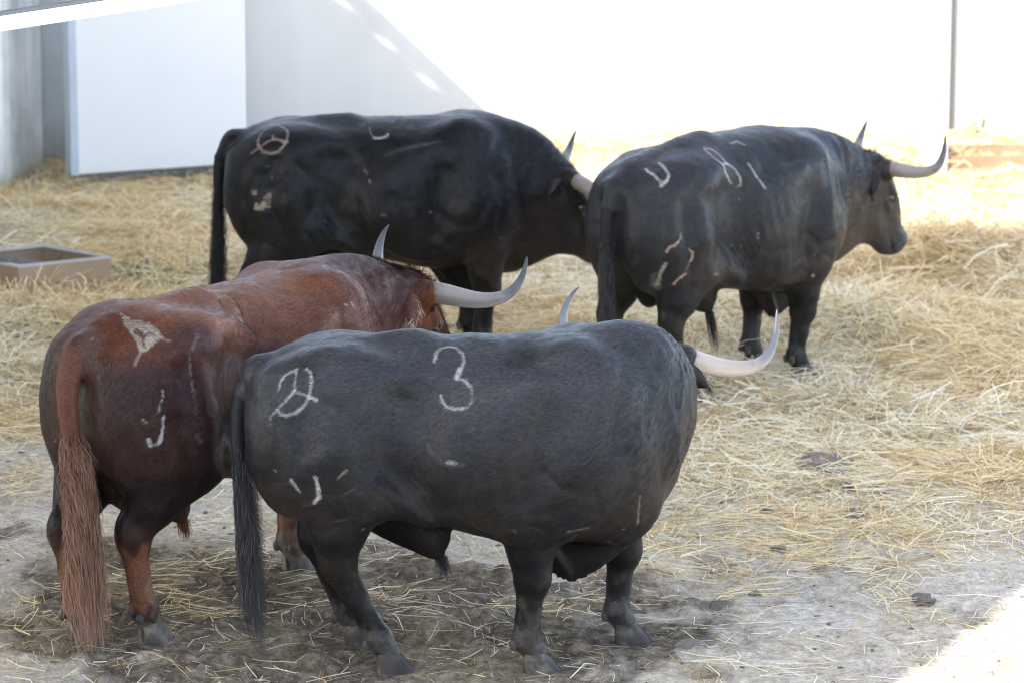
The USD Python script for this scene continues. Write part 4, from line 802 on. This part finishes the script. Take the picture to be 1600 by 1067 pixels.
def height(x, y):
    P = np.stack([x, y, 0 * x], -1); L, Mn = litter(x, y), manure(x, y)
    h = 0.05 * (meshkit.fbm(P * 0.7, 3, 2) - 0.5) + 0.022 * (meshkit.fbm(P * np.array([4, 4, 1]), 3, 3) - 0.5) + (0.016 + 0.060 * Mn) * (meshkit.fbm(P * np.array([11, 11, 1]), 4, 4) - 0.5) + 0.010 * (meshkit.fbm(P * np.array([28, 28, 1]), 3, 6) - 0.5) * (0.6 + 1.6 * Mn)
    lump = meshkit.noise(P * np.array([9, 9, 1]), 8); h = h + 0.022 * smoothstep(0.80, 0.95, lump) * (1 - 0.7 * L) * (0.35 + Mn)
    h = h + L * (-0.015 + 0.20 * (meshkit.fbm(P * np.array([1.8, 1.8, 1]) + 5, 3, 11) - 0.45) * smoothstep(17.5, 19.5, y) + 0.09 * (meshkit.fbm(P * np.array([6, 6, 1]), 3, 12) - 0.5))
    for hx, hy, sx, sy, hz in HEAPS: h = h + hz * np.exp(-(((x - hx) / sx) ** 2 + ((y - hy) / sy) ** 2)) * (0.8 + 0.4 * meshkit.fbm(P * np.array([4, 4, 1]), 2, 13))
    feet = np.ones_like(h)
    for fx_, fy_ in FEET: feet = np.minimum(feet, smoothstep(0.05, 0.22, np.hypot(x - fx_, y - fy_)))
    prints = np.random.default_rng(12)
    for k in range(130):                                                    # hoof prints trodden into the earth
        hx, hy, a, dp = prints.uniform(-2.4, 2.5), prints.uniform(13.3, 17.6), prints.uniform(0, 6.28), prints.uniform(0.008, 0.026)
        m = (np.abs(x - hx) < 0.25) & (np.abs(y - hy) < 0.25)
        if not m.any(): continue
        u, v = (x[m] - hx) * math.cos(a) + (y[m] - hy) * math.sin(a), -(x[m] - hx) * math.sin(a) + (y[m] - hy) * math.cos(a)
        d = np.hypot(u / 1.25, np.abs(v) - 0.012)
        h[m] += (-dp * np.exp(-(d / 0.05) ** 4) + 0.45 * dp * np.exp(-((d - 0.085) / 0.028) ** 2)) * (1 - 0.6 * L[m])
    fade = smoothstep(60, 35, np.hypot(x, y - 20))
    return h * fade * feet - 0.004 * (1 - feet)
FEET = []
for _b in (FRONT, BROWN, FARLEFT, FARRIGHT):
    _a = math.radians(_b['yaw']); _s = _b.get('scale', 1.0)
    for _l in _b['legs'].values():
        FEET.append((_b['loc'][0] + _s * (math.cos(_a) * _l[0] - math.sin(_a) * _l[1]), _b['loc'][1] + _s * (math.sin(_a) * _l[0] + math.cos(_a) * _l[1])))
def steps(a, b, s): return list(np.arange(a, b, s))
gx = np.array([-900, -300, -100, -40, -20, -12, -8, -6, -5] + steps(-4.2, 4.4, 0.026) + [4.6, 5, 6, 8, 12, 20, 40, 100, 300, 900])
gy = np.array([-300, -100, -30, 0, 6, 10, 12, 12.8] + steps(13.2, 18.2, 0.024) + steps(18.2, 28.4, 0.05) + [28.8, 29.5, 31, 34, 40, 50, 80, 150, 400, 1200])
GX, GY = np.meshgrid(gx, gy, indexing='ij'); GZ = height(GX, GY)
i, j = np.meshgrid(np.arange(len(gx) - 1), np.arange(len(gy) - 1), indexing='ij'); w = len(gy)
q = np.stack([i * w + j, (i + 1) * w + j, (i + 1) * w + j + 1, i * w + j + 1], -1).reshape(-1, 4)
inpen = smoothstep(60, 30, np.hypot(GX, GY - 20))
obj('ground', (np.stack([GX, GY, GZ], -1).reshape(-1, 3), q), ground_mat, smooth=True, kind='structure', extra={'litter': (litter(GX, GY) * inpen).ravel(), 'manure': (manure(GX, GY) * inpen).ravel()})
from scipy.interpolate import RegularGridInterpolator
zat = RegularGridInterpolator((gx, gy), GZ, bounds_error=False, fill_value=0.0)

# ---------------------------------------------------------------- walls of the pen
WA, WB = np.array([-3.24, 26.2]), np.array([3.1, 27.6])
wd = (WB - WA) / np.linalg.norm(WB - WA); wn = np.array([wd[1], -wd[0]])              # along the wall, towards the camera
WROT = math.degrees(math.atan2(wd[1], wd[0]))
back = thing('concrete_wall', 'long pale concrete wall behind the bulls, half in bright sun', 'wall', (WA[0], WA[1], 0), WROT)
L_joint = (ground_at(1475, 207)[0] - WA[0]) / wd[0] + 0.02
def wall_panel(x0, x1, m):
    b = bevel_box(x1 - x0 - 0.012, 0.16, 3.0, 0.008); b.apply_translation(((x0 + x1) / 2, 0.08, 1.10)); obj('wall_panel', b, m, back, smooth=40)
e = [0.42, 1.30, L_joint - 0.10, L_joint + 0.0, L_joint + 4.4]
wall_panel(0.42, 1.30, wall_mat); wall_panel(1.30, L_joint - 0.10, wall_mat); wall_panel(L_joint - 0.10, L_joint, wall_mat); wall_panel(L_joint + 0.02, L_joint + 4.4, wall_mat)
obj('joint_post', box(L_joint + 0.001, L_joint + 0.019, -0.010, 0.05, 0.03, 2.55), steel_mat, back)
obj('coping', box(0.40, L_joint + 4.5, -0.04, 0.22, 2.602, 2.68), wall_mat, back)
rec = thing('grey_wall', 'narrow grey rendered wall in the corner beside the white panel', 'wall', (WA[0], WA[1], 0), WROT)
obj('wall_panel', box(-0.35, 0.415, 0.10, 0.30, -0.3, 2.60), recess_mat, rec); obj('coping', box(-0.35, 0.39, 0.06, 0.33, 2.602, 2.68), wall_mat, rec)
left = thing('weathered_wall', 'stained weathered concrete wall at the far left with greenish foot', 'wall', (WA[0], WA[1], 0), 0)
LD = np.array([-0.235, -1.0]); LD /= np.linalg.norm(LD); lang = math.degrees(math.atan2(LD[1], LD[0]))
def left_piece(a, b, name, m, z0=-0.3, z1=2.60, t=0.2):
    bm = box(a, b, -t, 0.0, z0, z1); bm.apply_transform(trimesh.transformations.rotation_matrix(math.radians(lang), (0, 0, 1))); obj(name, bm, m, left)
for k in range(7): left_piece(0.02 + k * 1.5 if k else -0.02, 1.50 + k * 1.5, 'wall_panel', oldwall_mat)
left_piece(-0.02, 10.5, 'coping', wall_mat, 2.602, 2.68, 0.24)

# white door leaf standing in front of the wall
pa = ground_at(112, 286)[:2]; pb = ground_at(386, 267)[:2]; pv = pb - pa; pl = np.linalg.norm(pv)
door = thing('door_leaf', 'big white door leaf standing open before the back wall', 'door', (pa[0], pa[1], 0), math.degrees(math.atan2(pv[1], pv[0])))
b = bevel_box(pl, 0.11, 1.46, 0.012); b.apply_translation((pl / 2, 0.055, 0.78)); obj('panel', b, white_mat, door, smooth=40)
obj('edge_trim', box(-0.004, 0.050, -0.014, 0.114, 0.048, 1.52), trim_mat, door)
obj('bottom_rail', box(0.03, pl - 0.03, 0.02, 0.09, 0.0, 0.047), steel_mat, door)
for z in (0.4, 1.2): obj('hinge', tube([(pl - 0.02, 0.125, z - 0.09), (pl - 0.02, 0.125, z + 0.09)], 0.018, 10), steel_mat, door)
obj('hinge_post', box(pl - 0.06, pl + 0.01, 0.113, 0.15, 0.0, 1.50), wall_mat, door)
for k, (u, z) in enumerate(((0.02, 0.62),)): 
    obj('bolt', tube([(u, -0.004, z), (u, 0.02, z)], 0.008, 8), steel_mat, door)

# ---------------------------------------------------------------- roofs and the rail overhead
RH_ = 5.0; sh = SUN_DIR[:2] / SUN_DIR[2] * RH_
edge_x = 0.12
px_, py_ = -600, 0
shade = Polygon([(-4.6, 6.0), (-2.5, 6.0), (5.87, 22.9), (-4.6, 22.9)])
roofp = affinity.translate(shade, sh[0], sh[1])
roof = thing('canopy_roof', 'flat sheet roof high over the near left of the pen', 'roof', (0, 0, RH_), 0)
obj('roof_sheet', trimesh.creation.extrude_polygon(roofp, 0.03, engine='earcut'), roof_mat, roof)
for x_, y_ in ((-9.0, 4.0), (-9.2, 17.0)):
    obj('post', box(x_ - 0.08, x_ + 0.08, y_ - 0.08, y_ + 0.08, -RH_, -0.002), steel_mat, roof)
# the lean-to at the back, whose eave throws the slanting shadow on the wall; light falls through its row of bolt holes
LH_ = 3.0; sl = SUN_DIR[:2] / SUN_DIR[2] * LH_
leanp = affinity.translate(Polygon([(-4.6, 22.85), (edge_x, 22.85), (edge_x, 33.0), (-4.6, 33.0)]), sl[0], sl[1])
for k in range(40):
    leanp = leanp.difference(affinity.scale(Point(edge_x + sl[0] - 0.185, 23.3 + 0.105 * k).buffer(0.028, 8), 1.1, 0.62))
lean = thing('lean_to_roof', 'low sheet roof over the back left corner of the pen', 'roof', (0, 0, LH_), 0)
obj('roof_sheet', trimesh.creation.extrude_polygon(leanp, 0.006, engine='earcut'), roof_mat, lean)
for y_ in (22.0, 26.0, 30.0): obj('post', box(-7.4, -7.28, y_ - 0.06, y_ + 0.06, -LH_, -0.002), steel_mat, lean)
for y_ in (21.6, 25.0, 29.5): obj('rafter', box(edge_x + sl[0] - 4.4, edge_x + sl[0] - 0.6, y_ - 0.04, y_ + 0.04, -0.10, -0.002), steel_mat, lean)
b0, b1 = ground_at(0, 38, 2.49), ground_at(250, 0, 2.49)
bd = (b1 - b0)[:2]; bl = np.linalg.norm(bd); bd /= bl
rail = thing('overhead_rail', 'white riveted steel rail with warm light in its colour crossing the top left corner overhead', 'rail', (b0[0], b0[1], 2.49), math.degrees(math.atan2(bd[1], bd[0])))
TH = 23.0 / FPX * 14.4
obj('face', box(-1.5, bl + 0.9, 0.0, 0.006, -TH / 2, TH / 2), beam_mat, rail)
obj('flange', box(-1.5, bl + 0.9, 0.008, 0.060, TH / 2 - 0.004, TH / 2 + 0.010), steel_mat, rail)
for k in range(-7, 12):
    obj('rivet', tube([(0.17 * k + 0.03, -0.0010, 0.004 * (k % 3) - 0.004), (0.17 * k + 0.03, 0.004, 0.004 * (k % 3) - 0.004)], 0.0026, 7), steel_mat, rail)
for u in (-1.3, bl + 0.85): obj('hanger', tube([(u, 0.03, TH / 2), (u - 0.1, 0.5, RH_ - 2.49)], 0.012, 8), steel_mat, rail)

near = thing('added_near_wall', 'unseen concrete wall added on the near side to darken the flanks of the bulls', 'wall', (0, 0, 0), 0)  # added unseen wall, cuts the light reaching the near sides of the bulls
for k in range(8): obj('wall_panel', box(-10 + 2.5 * k, -7.51 + 2.5 * k, 4.8, 5.0, -0.2, 2.3), oldwall_mat, near)
obj('added_walkway_slab', box(-10, 10, 1.0, 4.95, 2.302, 2.45), oldwall_mat, near)

# ---------------------------------------------------------------- troughs
def trough_from(Ac, Bc, Cc, h, inset, name, label, boards, rimm, t=0.028):
    Ac, Bc, Cc = (np.asarray(v, float)[:2] for v in (Ac, Bc, Cc)); Dc = Ac + Cc - Bc; ctr = (Ac + Cc) / 2; zg = float(zat(ctr)) - 0.02
    tr = thing(name, label, 'trough', (ctr[0], ctr[1], zg)); cs = [c - ctr for c in (Ac, Bc, Cc, Dc)]
    ins = lambda c, d: c * (1 - d / np.linalg.norm(c))
    for k in range(4):
        p, r = cs[k], cs[(k + 1) % 4]; p2, r2 = ins(p, t * 1.3), ins(r, t * 1.3)
        pts = [(*p, h), (*r, h), (*p2, h), (*r2, h)] + [(*ins(c, inset), 0.0) for c in (p, r)] + [(*ins(c, inset + t * 1.3), 0.0) for c in (p, r)]
        m = m3.Manifold.hull_points(np.array(pts)).to_mesh(); obj('side_board', trimesh.Trimesh(m.vert_properties[:, :3], m.tri_verts), boards[k], tr)
        pts = [(*ins(c, -0.006), h + z) for c in (p, r) for z in (0.001, 0.012)] + [(*ins(c, t * 1.9), h + z) for c in (p, r) for z in (0.001, 0.012)]
        m = m3.Manifold.hull_points(np.array(pts)).to_mesh(); obj('rim', trimesh.Trimesh(m.vert_properties[:, :3], m.tri_verts), rimm, tr)
    pts = [(*ins(c, inset + t * 1.4), z) for c in cs for z in (0.01, 0.03)]; m = m3.Manifold.hull_points(np.array(pts)).to_mesh(); obj('floor_board', trimesh.Trimesh(m.vert_properties[:, :3], m.tri_verts), boards[0], tr)
    return tr, ctr, cs, zg
zt = float(zat(ground_at(90, 400, 0.24)[:2])) + 0.235
T1, c1, k1, zg1 = trough_from(ground_at(28, 409, zt), ground_at(174, 394, zt), ground_at(68, 375, zt), 0.26, 0.06, 'feed_trough', 'worn board feed trough with grey pellets on the straw at left', [wood_mat] * 4, rim_mat)
rng = np.random.default_rng(5)
npel = 2600; uv = rng.uniform(0, 1, (npel, 2)); A_, B_, C_, D_ = k1
pp = D_ + (A_ - D_) * (0.30 + 0.64 * uv[:, :1]) + (C_ - D_) * (0.04 + 0.44 * uv[:, 1:] ** 1.1)
pz = 0.228 + 0.055 * np.exp(-((uv[:, 0] - 0.5) / 0.35) ** 2 - ((uv[:, 1] - 0.2) / 0.5) ** 2) + rng.uniform(-0.01, 0.01, npel)
base = trimesh.creation.cylinder(0.006, 0.022, sections=5); Vp, Fp = [], []
for k in range(npel):
    Rm = trimesh.transformations.random_rotation_matrix(rng.uniform(0, 1, 3))[:3, :3]; Vp.append(base.vertices @ Rm.T + np.array([pp[k, 0], pp[k, 1], pz[k]])); Fp.append(base.faces + k * len(base.vertices))
pel_mat = mat('feed_pellet', {'g': ('geometry', {}), 'r': ('rgb_ramp', {'ramp': [(0.0, (0.18, 0.165, 0.145)), (1.0, (0.36, 0.34, 0.31))]}), 'p': ('principled_bsdf', {'roughness': 0.9})}, [('g.random_per_island', 'r.fac'), ('r.color', 'p.base_color')])
pm = obj('feed_pellets', (np.vstack(Vp) + np.array([c1[0], c1[1], zg1]), np.vstack(Fp)), pel_mat, label='grey feed pellets heaped in the trough at the left', cat='feed', kind='stuff')
bedp = [tuple(D_ + (A_ - D_) * u + (C_ - D_) * v) for u, v in ((0.05, 0.04), (0.95, 0.04), (0.95, 0.62), (0.05, 0.62))]
obj('pellet_bed', trimesh.creation.extrude_polygon(Polygon(bedp).buffer(-0.03), 0.1, engine='earcut').apply_translation((0, 0, 0.122)), pel_mat, T1)

r0, r1 = ground_at(1480, 285), ground_at(1640, 283)
rv_ = unit(np.r_[(r1 - r0)[:2], 0])[:2]; rn = np.array([-rv_[1], rv_[0]])
tr2 = thing('low_trough', 'low wooden trough with a whitewashed end against the sunlit wall', 'trough', (r0[0], r0[1], float(zat(r0[:2])) - 0.02), math.degrees(math.atan2(rv_[1], rv_[0])))
obj('front_board', box(0.0, 2.4, 0.0, 0.03, 0.0, 0.16), wood_mat, tr2); obj('back_board', box(0.0, 2.4, 0.47, 0.50, 0.0, 0.16), wood_mat, tr2); obj('floor_board', box(0.0, 2.4, 0.032, 0.468, 0.02, 0.04), wood_mat, tr2)
b = bevel_box(0.09, 0.54, 0.26, 0.012); b.apply_translation((-0.048, 0.25, 0.12)); obj('end_block', b, lime_mat, tr2, smooth=40)

# ---------------------------------------------------------------- litter: every stalk a folded blade
def stalks(x, y, lift, length, width, rng, tilt, seg=3, droop=0.25):
    n = len(x); az = np.where(rng.uniform(0, 1, n) < 0.55, 9.0 * meshkit.fbm(np.stack([x * 1.6, y * 1.6, 0 * x], -1), 2, 71) + rng.normal(0, 0.45, n), rng.uniform(0, 2 * np.pi, n)); t = np.linspace(-0.5, 0.5, seg); pit_ = rng.normal(0, tilt, n)
    dx, dy, dz = np.cos(az) * np.cos(pit_), np.sin(az) * np.cos(pit_), np.sin(pit_); bend = rng.normal(0, 0.12, n) * length
    px = x[:, None] + t * (length * dx)[:, None] - (np.sin(az) * bend)[:, None] * (4 * t * t - 0.5); py = y[:, None] + t * (length * dy)[:, None] + (np.cos(az) * bend)[:, None] * (4 * t * t - 0.5)
    base = zat(np.stack([px, py], -1).reshape(-1, 2)).reshape(px.shape)
    pz = np.maximum(base + 0.002, base.mean(1, keepdims=True) + lift[:, None] + t * (length * dz)[:, None] - droop * (4 * t * t - 0.5) * (length * np.abs(rng.normal(0, 0.25, n)))[:, None])
    P = np.stack([px, py, pz], -1); roll = rng.uniform(-0.85, 0.85, n)
    side = np.stack([-np.sin(az) * np.cos(roll), np.cos(az) * np.cos(roll), np.sin(roll)], 1)[:, None] * (width / 2)[:, None, None]
    V = np.stack([P - side, P + side], 2).reshape(-1, 3); i, k = np.meshgrid(np.arange(n), np.arange(seg - 1), indexing='ij'); b = (i * seg + k) * 2
    q = np.stack([b, b + 1, b + 3, b + 2], -1).reshape(-1, 4); return V, np.vstack([q[:, [0, 1, 2]], q[:, [0, 2, 3]]])
def straw_tones(n, rng, x, y):
    pal = np.array([(0.90, 0.80, 0.57), (0.91, 0.84, 0.67), (0.88, 0.74, 0.46), (0.70, 0.50, 0.24), (0.92, 0.87, 0.72), (0.44, 0.32, 0.18), (0.89, 0.79, 0.55)])
    c = pal[rng.choice(7, n, p=[0.24, 0.18, 0.16, 0.12, 0.10, 0.08, 0.12])] * rng.uniform(0.80, 1.08, (n, 1))
    patch = meshkit.fbm(np.stack([x * 1.3, y * 1.0, 0 * x], -1), 3, 21)[:, None]; gold = np.array((0.97, 0.90, 0.77)); return c * (gold + (1 - gold) * smoothstep(0.62, 0.42, patch))
rng = np.random.default_rng(77)
def scatter(n, x0, x1, y0, y1, keep):
    x, y = rng.uniform(x0, x1, n), rng.uniform(y0, y1, n); near_f = np.min([np.hypot(x - a, y - b) for a, b in FEET], axis=0); lim = 0.145 * y + 0.35; ok = (np.abs(x) < lim) & (rng.uniform(0, 1, n) < keep(x, y)) & (near_f > 0.16 * rng.uniform(0.4, 1.1, n)); return x[ok], y[ok]
SV, SF, SC, off = [], [], [], 0
def add_straw(x, y, lo, hi, wlo, whi, lift, tilt, seg=3, tone=1.0):
    global off
    n = len(x); ln = rng.uniform(lo, hi, n) * rng.uniform(0.6, 1.0, n); v, f = stalks(x, y, np.abs(rng.normal(0, 1, n)) * lift(x, y), ln, rng.uniform(wlo, whi, n), rng, tilt, seg)
    SV.append(v); SF.append(f + off); off += len(v); SC.append(np.repeat(straw_tones(n, rng, x, y) * tone, 2 * seg, 0))
pw = lambda p: (lambda x, y: litter(x, y) ** p)
add_straw(*scatter(150000, -4, 4.3, 17.0, 27.4, pw(1.0)), 0.09, 0.38, 0.0026, 0.0055, lambda x, y: 0.026 * litter(x, y) + 0.004, 0.26)
add_straw(*scatter(9000, -4, 4.3, 18.0, 27.0, pw(2.0)), 0.20, 0.55, 0.004, 0.009, lambda x, y: 0.05 + 0 * x, 0.32, 4)
add_straw(*scatter(32000, -2.8, 3.0, 14.8, 18.6, pw(1.1)), 0.07, 0.32, 0.0024, 0.0048, lambda x, y: 0.014 * litter(x, y) + 0.003, 0.14)
add_straw(*scatter(6500, -2.8, 3.0, 13.0, 17.5, lambda x, y: 0.42 + 0.5 * litter(x, y)), 0.06, 0.34, 0.0022, 0.0046, lambda x, y: 0.006 + 0 * x, 0.08)
add_straw(*scatter(34000, -2.8, 3.0, 13.0, 18.5, lambda x, y: 0.30 + 0.6 * litter(x, y)), 0.012, 0.07, 0.0014, 0.0034, lambda x, y: 0.003 + 0 * x, 0.12, 2, 0.72)
for hx, hy, sx, sy, hz in [h for h in HEAPS[:6] if h[4] > 0]:
    n = int(5200 * sx * sy * (1 + 4 * hz)); add_straw(hx + rng.normal(0, 0.6 * sx, n), hy + rng.normal(0, 0.6 * sy, n), 0.15, 0.5, 0.003, 0.008, lambda x, y: 0.04 + 0 * x, 0.45, 4)
obj('straw', (np.vstack(SV), np.vstack(SF)), straw_mat, color=np.vstack(SC), label='loose yellow straw bedding strewn over the pen floor', cat='straw', kind='stuff')

# green stuff: a wisp of fresh hay by the trough, weeds at the wall, a sprig in the trough
def tuft(name, label, cat, x, y, n, r, hgt, flat, cols, z=None):
    th = np.linspace(0, 1, 4); bx, by = rng.normal(0, r, n), rng.normal(0, r * 0.8, n); az = rng.uniform(0, 6.28, n); ln = hgt * rng.uniform(0.4, 1.0, n)
    lean = rng.uniform(0.2, 1.0, n) * flat; g = (zat(np.stack([x + bx, y + by], 1)) if z is None else np.full(n, z))
    P = np.stack([x + bx[:, None] + (np.cos(az) * lean * ln)[:, None] * th ** 1.5, y + by[:, None] + (np.sin(az) * lean * ln)[:, None] * th ** 1.5, g[:, None] + 0.004 + (ln * np.clip(1.1 - 0.6 * lean, 0.15, 1))[:, None] * (th - 0.35 * lean[:, None].clip(0, 1) * th ** 2)], -1)
    v, f = strands(None, P, rng.uniform(0.003, 0.007, n), rng); c = np.array(cols)[rng.integers(0, len(cols), n)] * rng.uniform(0.7, 1.2, (n, 1))
    obj(name, (v, f), leaf_mat, color=np.repeat(c, 8, 0), label=label, cat=cat, kind='stuff')
GREEN = [(0.10, 0.17, 0.07), (0.16, 0.23, 0.11), (0.24, 0.28, 0.17)]
gp = ground_at(205, 440); tuft('hay_wisp', 'wisp of greenish hay on the straw between trough and brown bull', 'hay', gp[0], gp[1], 420, 0.17, 0.16, 1.3, [(0.20, 0.27, 0.16), (0.30, 0.34, 0.22), (0.17, 0.24, 0.15)])
gp = ground_at(1522, 252); tuft('wall_weed', 'small green weed growing at the foot of the sunlit wall', 'weed', gp[0], gp[1] + 0.2, 60, 0.06, 0.22, 0.6, GREEN)
gq = c1 + 0.5 * (k1[1] + k1[2]) * 0.62; tuft('green_sprig', 'dark green sprig lying inside the feed trough', 'sprig', gq[0], gq[1], 50, 0.05, 0.15, 0.8, [(0.05, 0.09, 0.03), (0.09, 0.13, 0.06)], z=zg1 + 0.14)

# crumbs of dry dung and earth, past counting
n = 3000; cxx, cyy = rng.uniform(-2.6, 2.8, n), rng.uniform(13.2, 18.5, n); ok = rng.uniform(0, 1, n) < 0.25 + 0.9 * manure(cxx, cyy); cxx, cyy = cxx[ok], cyy[ok]; n = len(cxx)
ico = trimesh.creation.icosahedron(); sz = rng.uniform(0.0018, 0.008, n) * rng.uniform(0.5, 1.5, n); cv = ico.vertices[None] * (1 + rng.normal(0, 0.22, (n, len(ico.vertices), 1))) * sz[:, None, None] * np.stack([rng.uniform(0.8, 2.2, n), rng.uniform(0.8, 2.2, n), rng.uniform(0.3, 0.6, n)], 1)[:, None]
cv = cv + np.stack([cxx, cyy, zat(np.stack([cxx, cyy], 1)) + 0.2 * sz], 1)[:, None]
obj('earth_crumbs', (cv.reshape(-1, 3), (ico.faces[None] + (np.arange(n) * len(ico.vertices))[:, None, None]).reshape(-1, 3)), dung_mat, label='crumbs of dry dung and earth scattered over the trodden ground', cat='crumbs', kind='stuff')

# ---------------------------------------------------------------- clods and dung lumps one can pick out
def clod(px, py, sx, sy, sz, seed, name, label, cat, m=dung_mat):
    p = ground_at(px, py); z = float(zat(p[:2])); s = trimesh.creation.icosphere(3, 1.0); v = s.vertices; sz = sz * 0.8
    v = v * (0.45 + 0.75 * meshkit.fbm(v * 1.5 + seed * 7, 3, seed) + 0.55 * meshkit.fbm(v * 5 + seed * 3, 3, seed + 1))[:, None] ; v = v * np.array([sx, sy, sz]); v[:, 2] = np.maximum(v[:, 2], -0.3 * sz)
    t = thing(name, label, cat, (p[0], p[1], z + 0.1 * sz), 0); obj('lump', (v, s.faces), m, t, smooth=True)
mound_mat = mat('brown_earth', {'g': GEO, 'n': ('noise_texture', {'scale': 22.0, 'detail': 6.0, 'roughness': 0.7}), 'r': ('rgb_ramp', {'ramp': [(0.3, (0.11, 0.085, 0.06)), (0.55, (0.21, 0.165, 0.125)), (0.75, (0.30, 0.25, 0.20))]}), 'b': ('bump', {'strength': 0.8, 'distance': 0.012}), 'p': ('principled_bsdf', {'roughness': 0.95})},
    [('g.position', 'n.vector'), ('n.fac', 'r.fac'), ('r.color', 'p.base_color'), ('n.fac', 'b.height'), ('b.normal', 'p.normal')])
clod(1292, 728, 0.13, 0.20, 0.055, 3, 'dung_mound', 'broad brown dung mound in the straw at middle right', 'dung', mound_mat)
clod(1322, 756, 0.03, 0.045, 0.022, 4, 'dung_lump', 'small dark lump just below the broad brown mound', 'dung')
clod(1216, 853, 0.034, 0.045, 0.026, 5, 'dung_lump', 'black rounded lump on bare earth right of the front bull', 'dung')
clod(1338, 797, 0.045, 0.09, 0.014, 6, 'dung_lump', 'flat dark cake straw-streaked below the brown mound', 'dung')
clod(1196, 793, 0.03, 0.05, 0.012, 7, 'dung_lump', 'thin dark cake nearest the front bull at its chest level', 'dung')
clod(1445, 930, 0.045, 0.08, 0.013, 8, 'dung_lump', 'straw covered cake near the sunlit corner at lower right', 'dung')
clod(1180, 925, 0.025, 0.045, 0.012, 9, 'dung_lump', 'crumbled brown cake below the black rounded lump', 'dung')
clod(1080, 1012, 0.05, 0.08, 0.014, 10, 'dung_lump', 'flattened mud lump beside the front bull\'s far fore hoof', 'dung', mound_mat)
M = lambda h: dict(MATS, horn=h)
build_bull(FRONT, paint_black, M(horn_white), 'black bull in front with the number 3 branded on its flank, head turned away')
build_bull(BROWN, paint_brown, M(horn_grey), 'reddish brown bull with a pale scar on its hip and a long fair tail tuft')
build_bull(FARLEFT, paint_black, M(horn_grey), 'black bull standing broadside before the white panel with a round brand on its hip')
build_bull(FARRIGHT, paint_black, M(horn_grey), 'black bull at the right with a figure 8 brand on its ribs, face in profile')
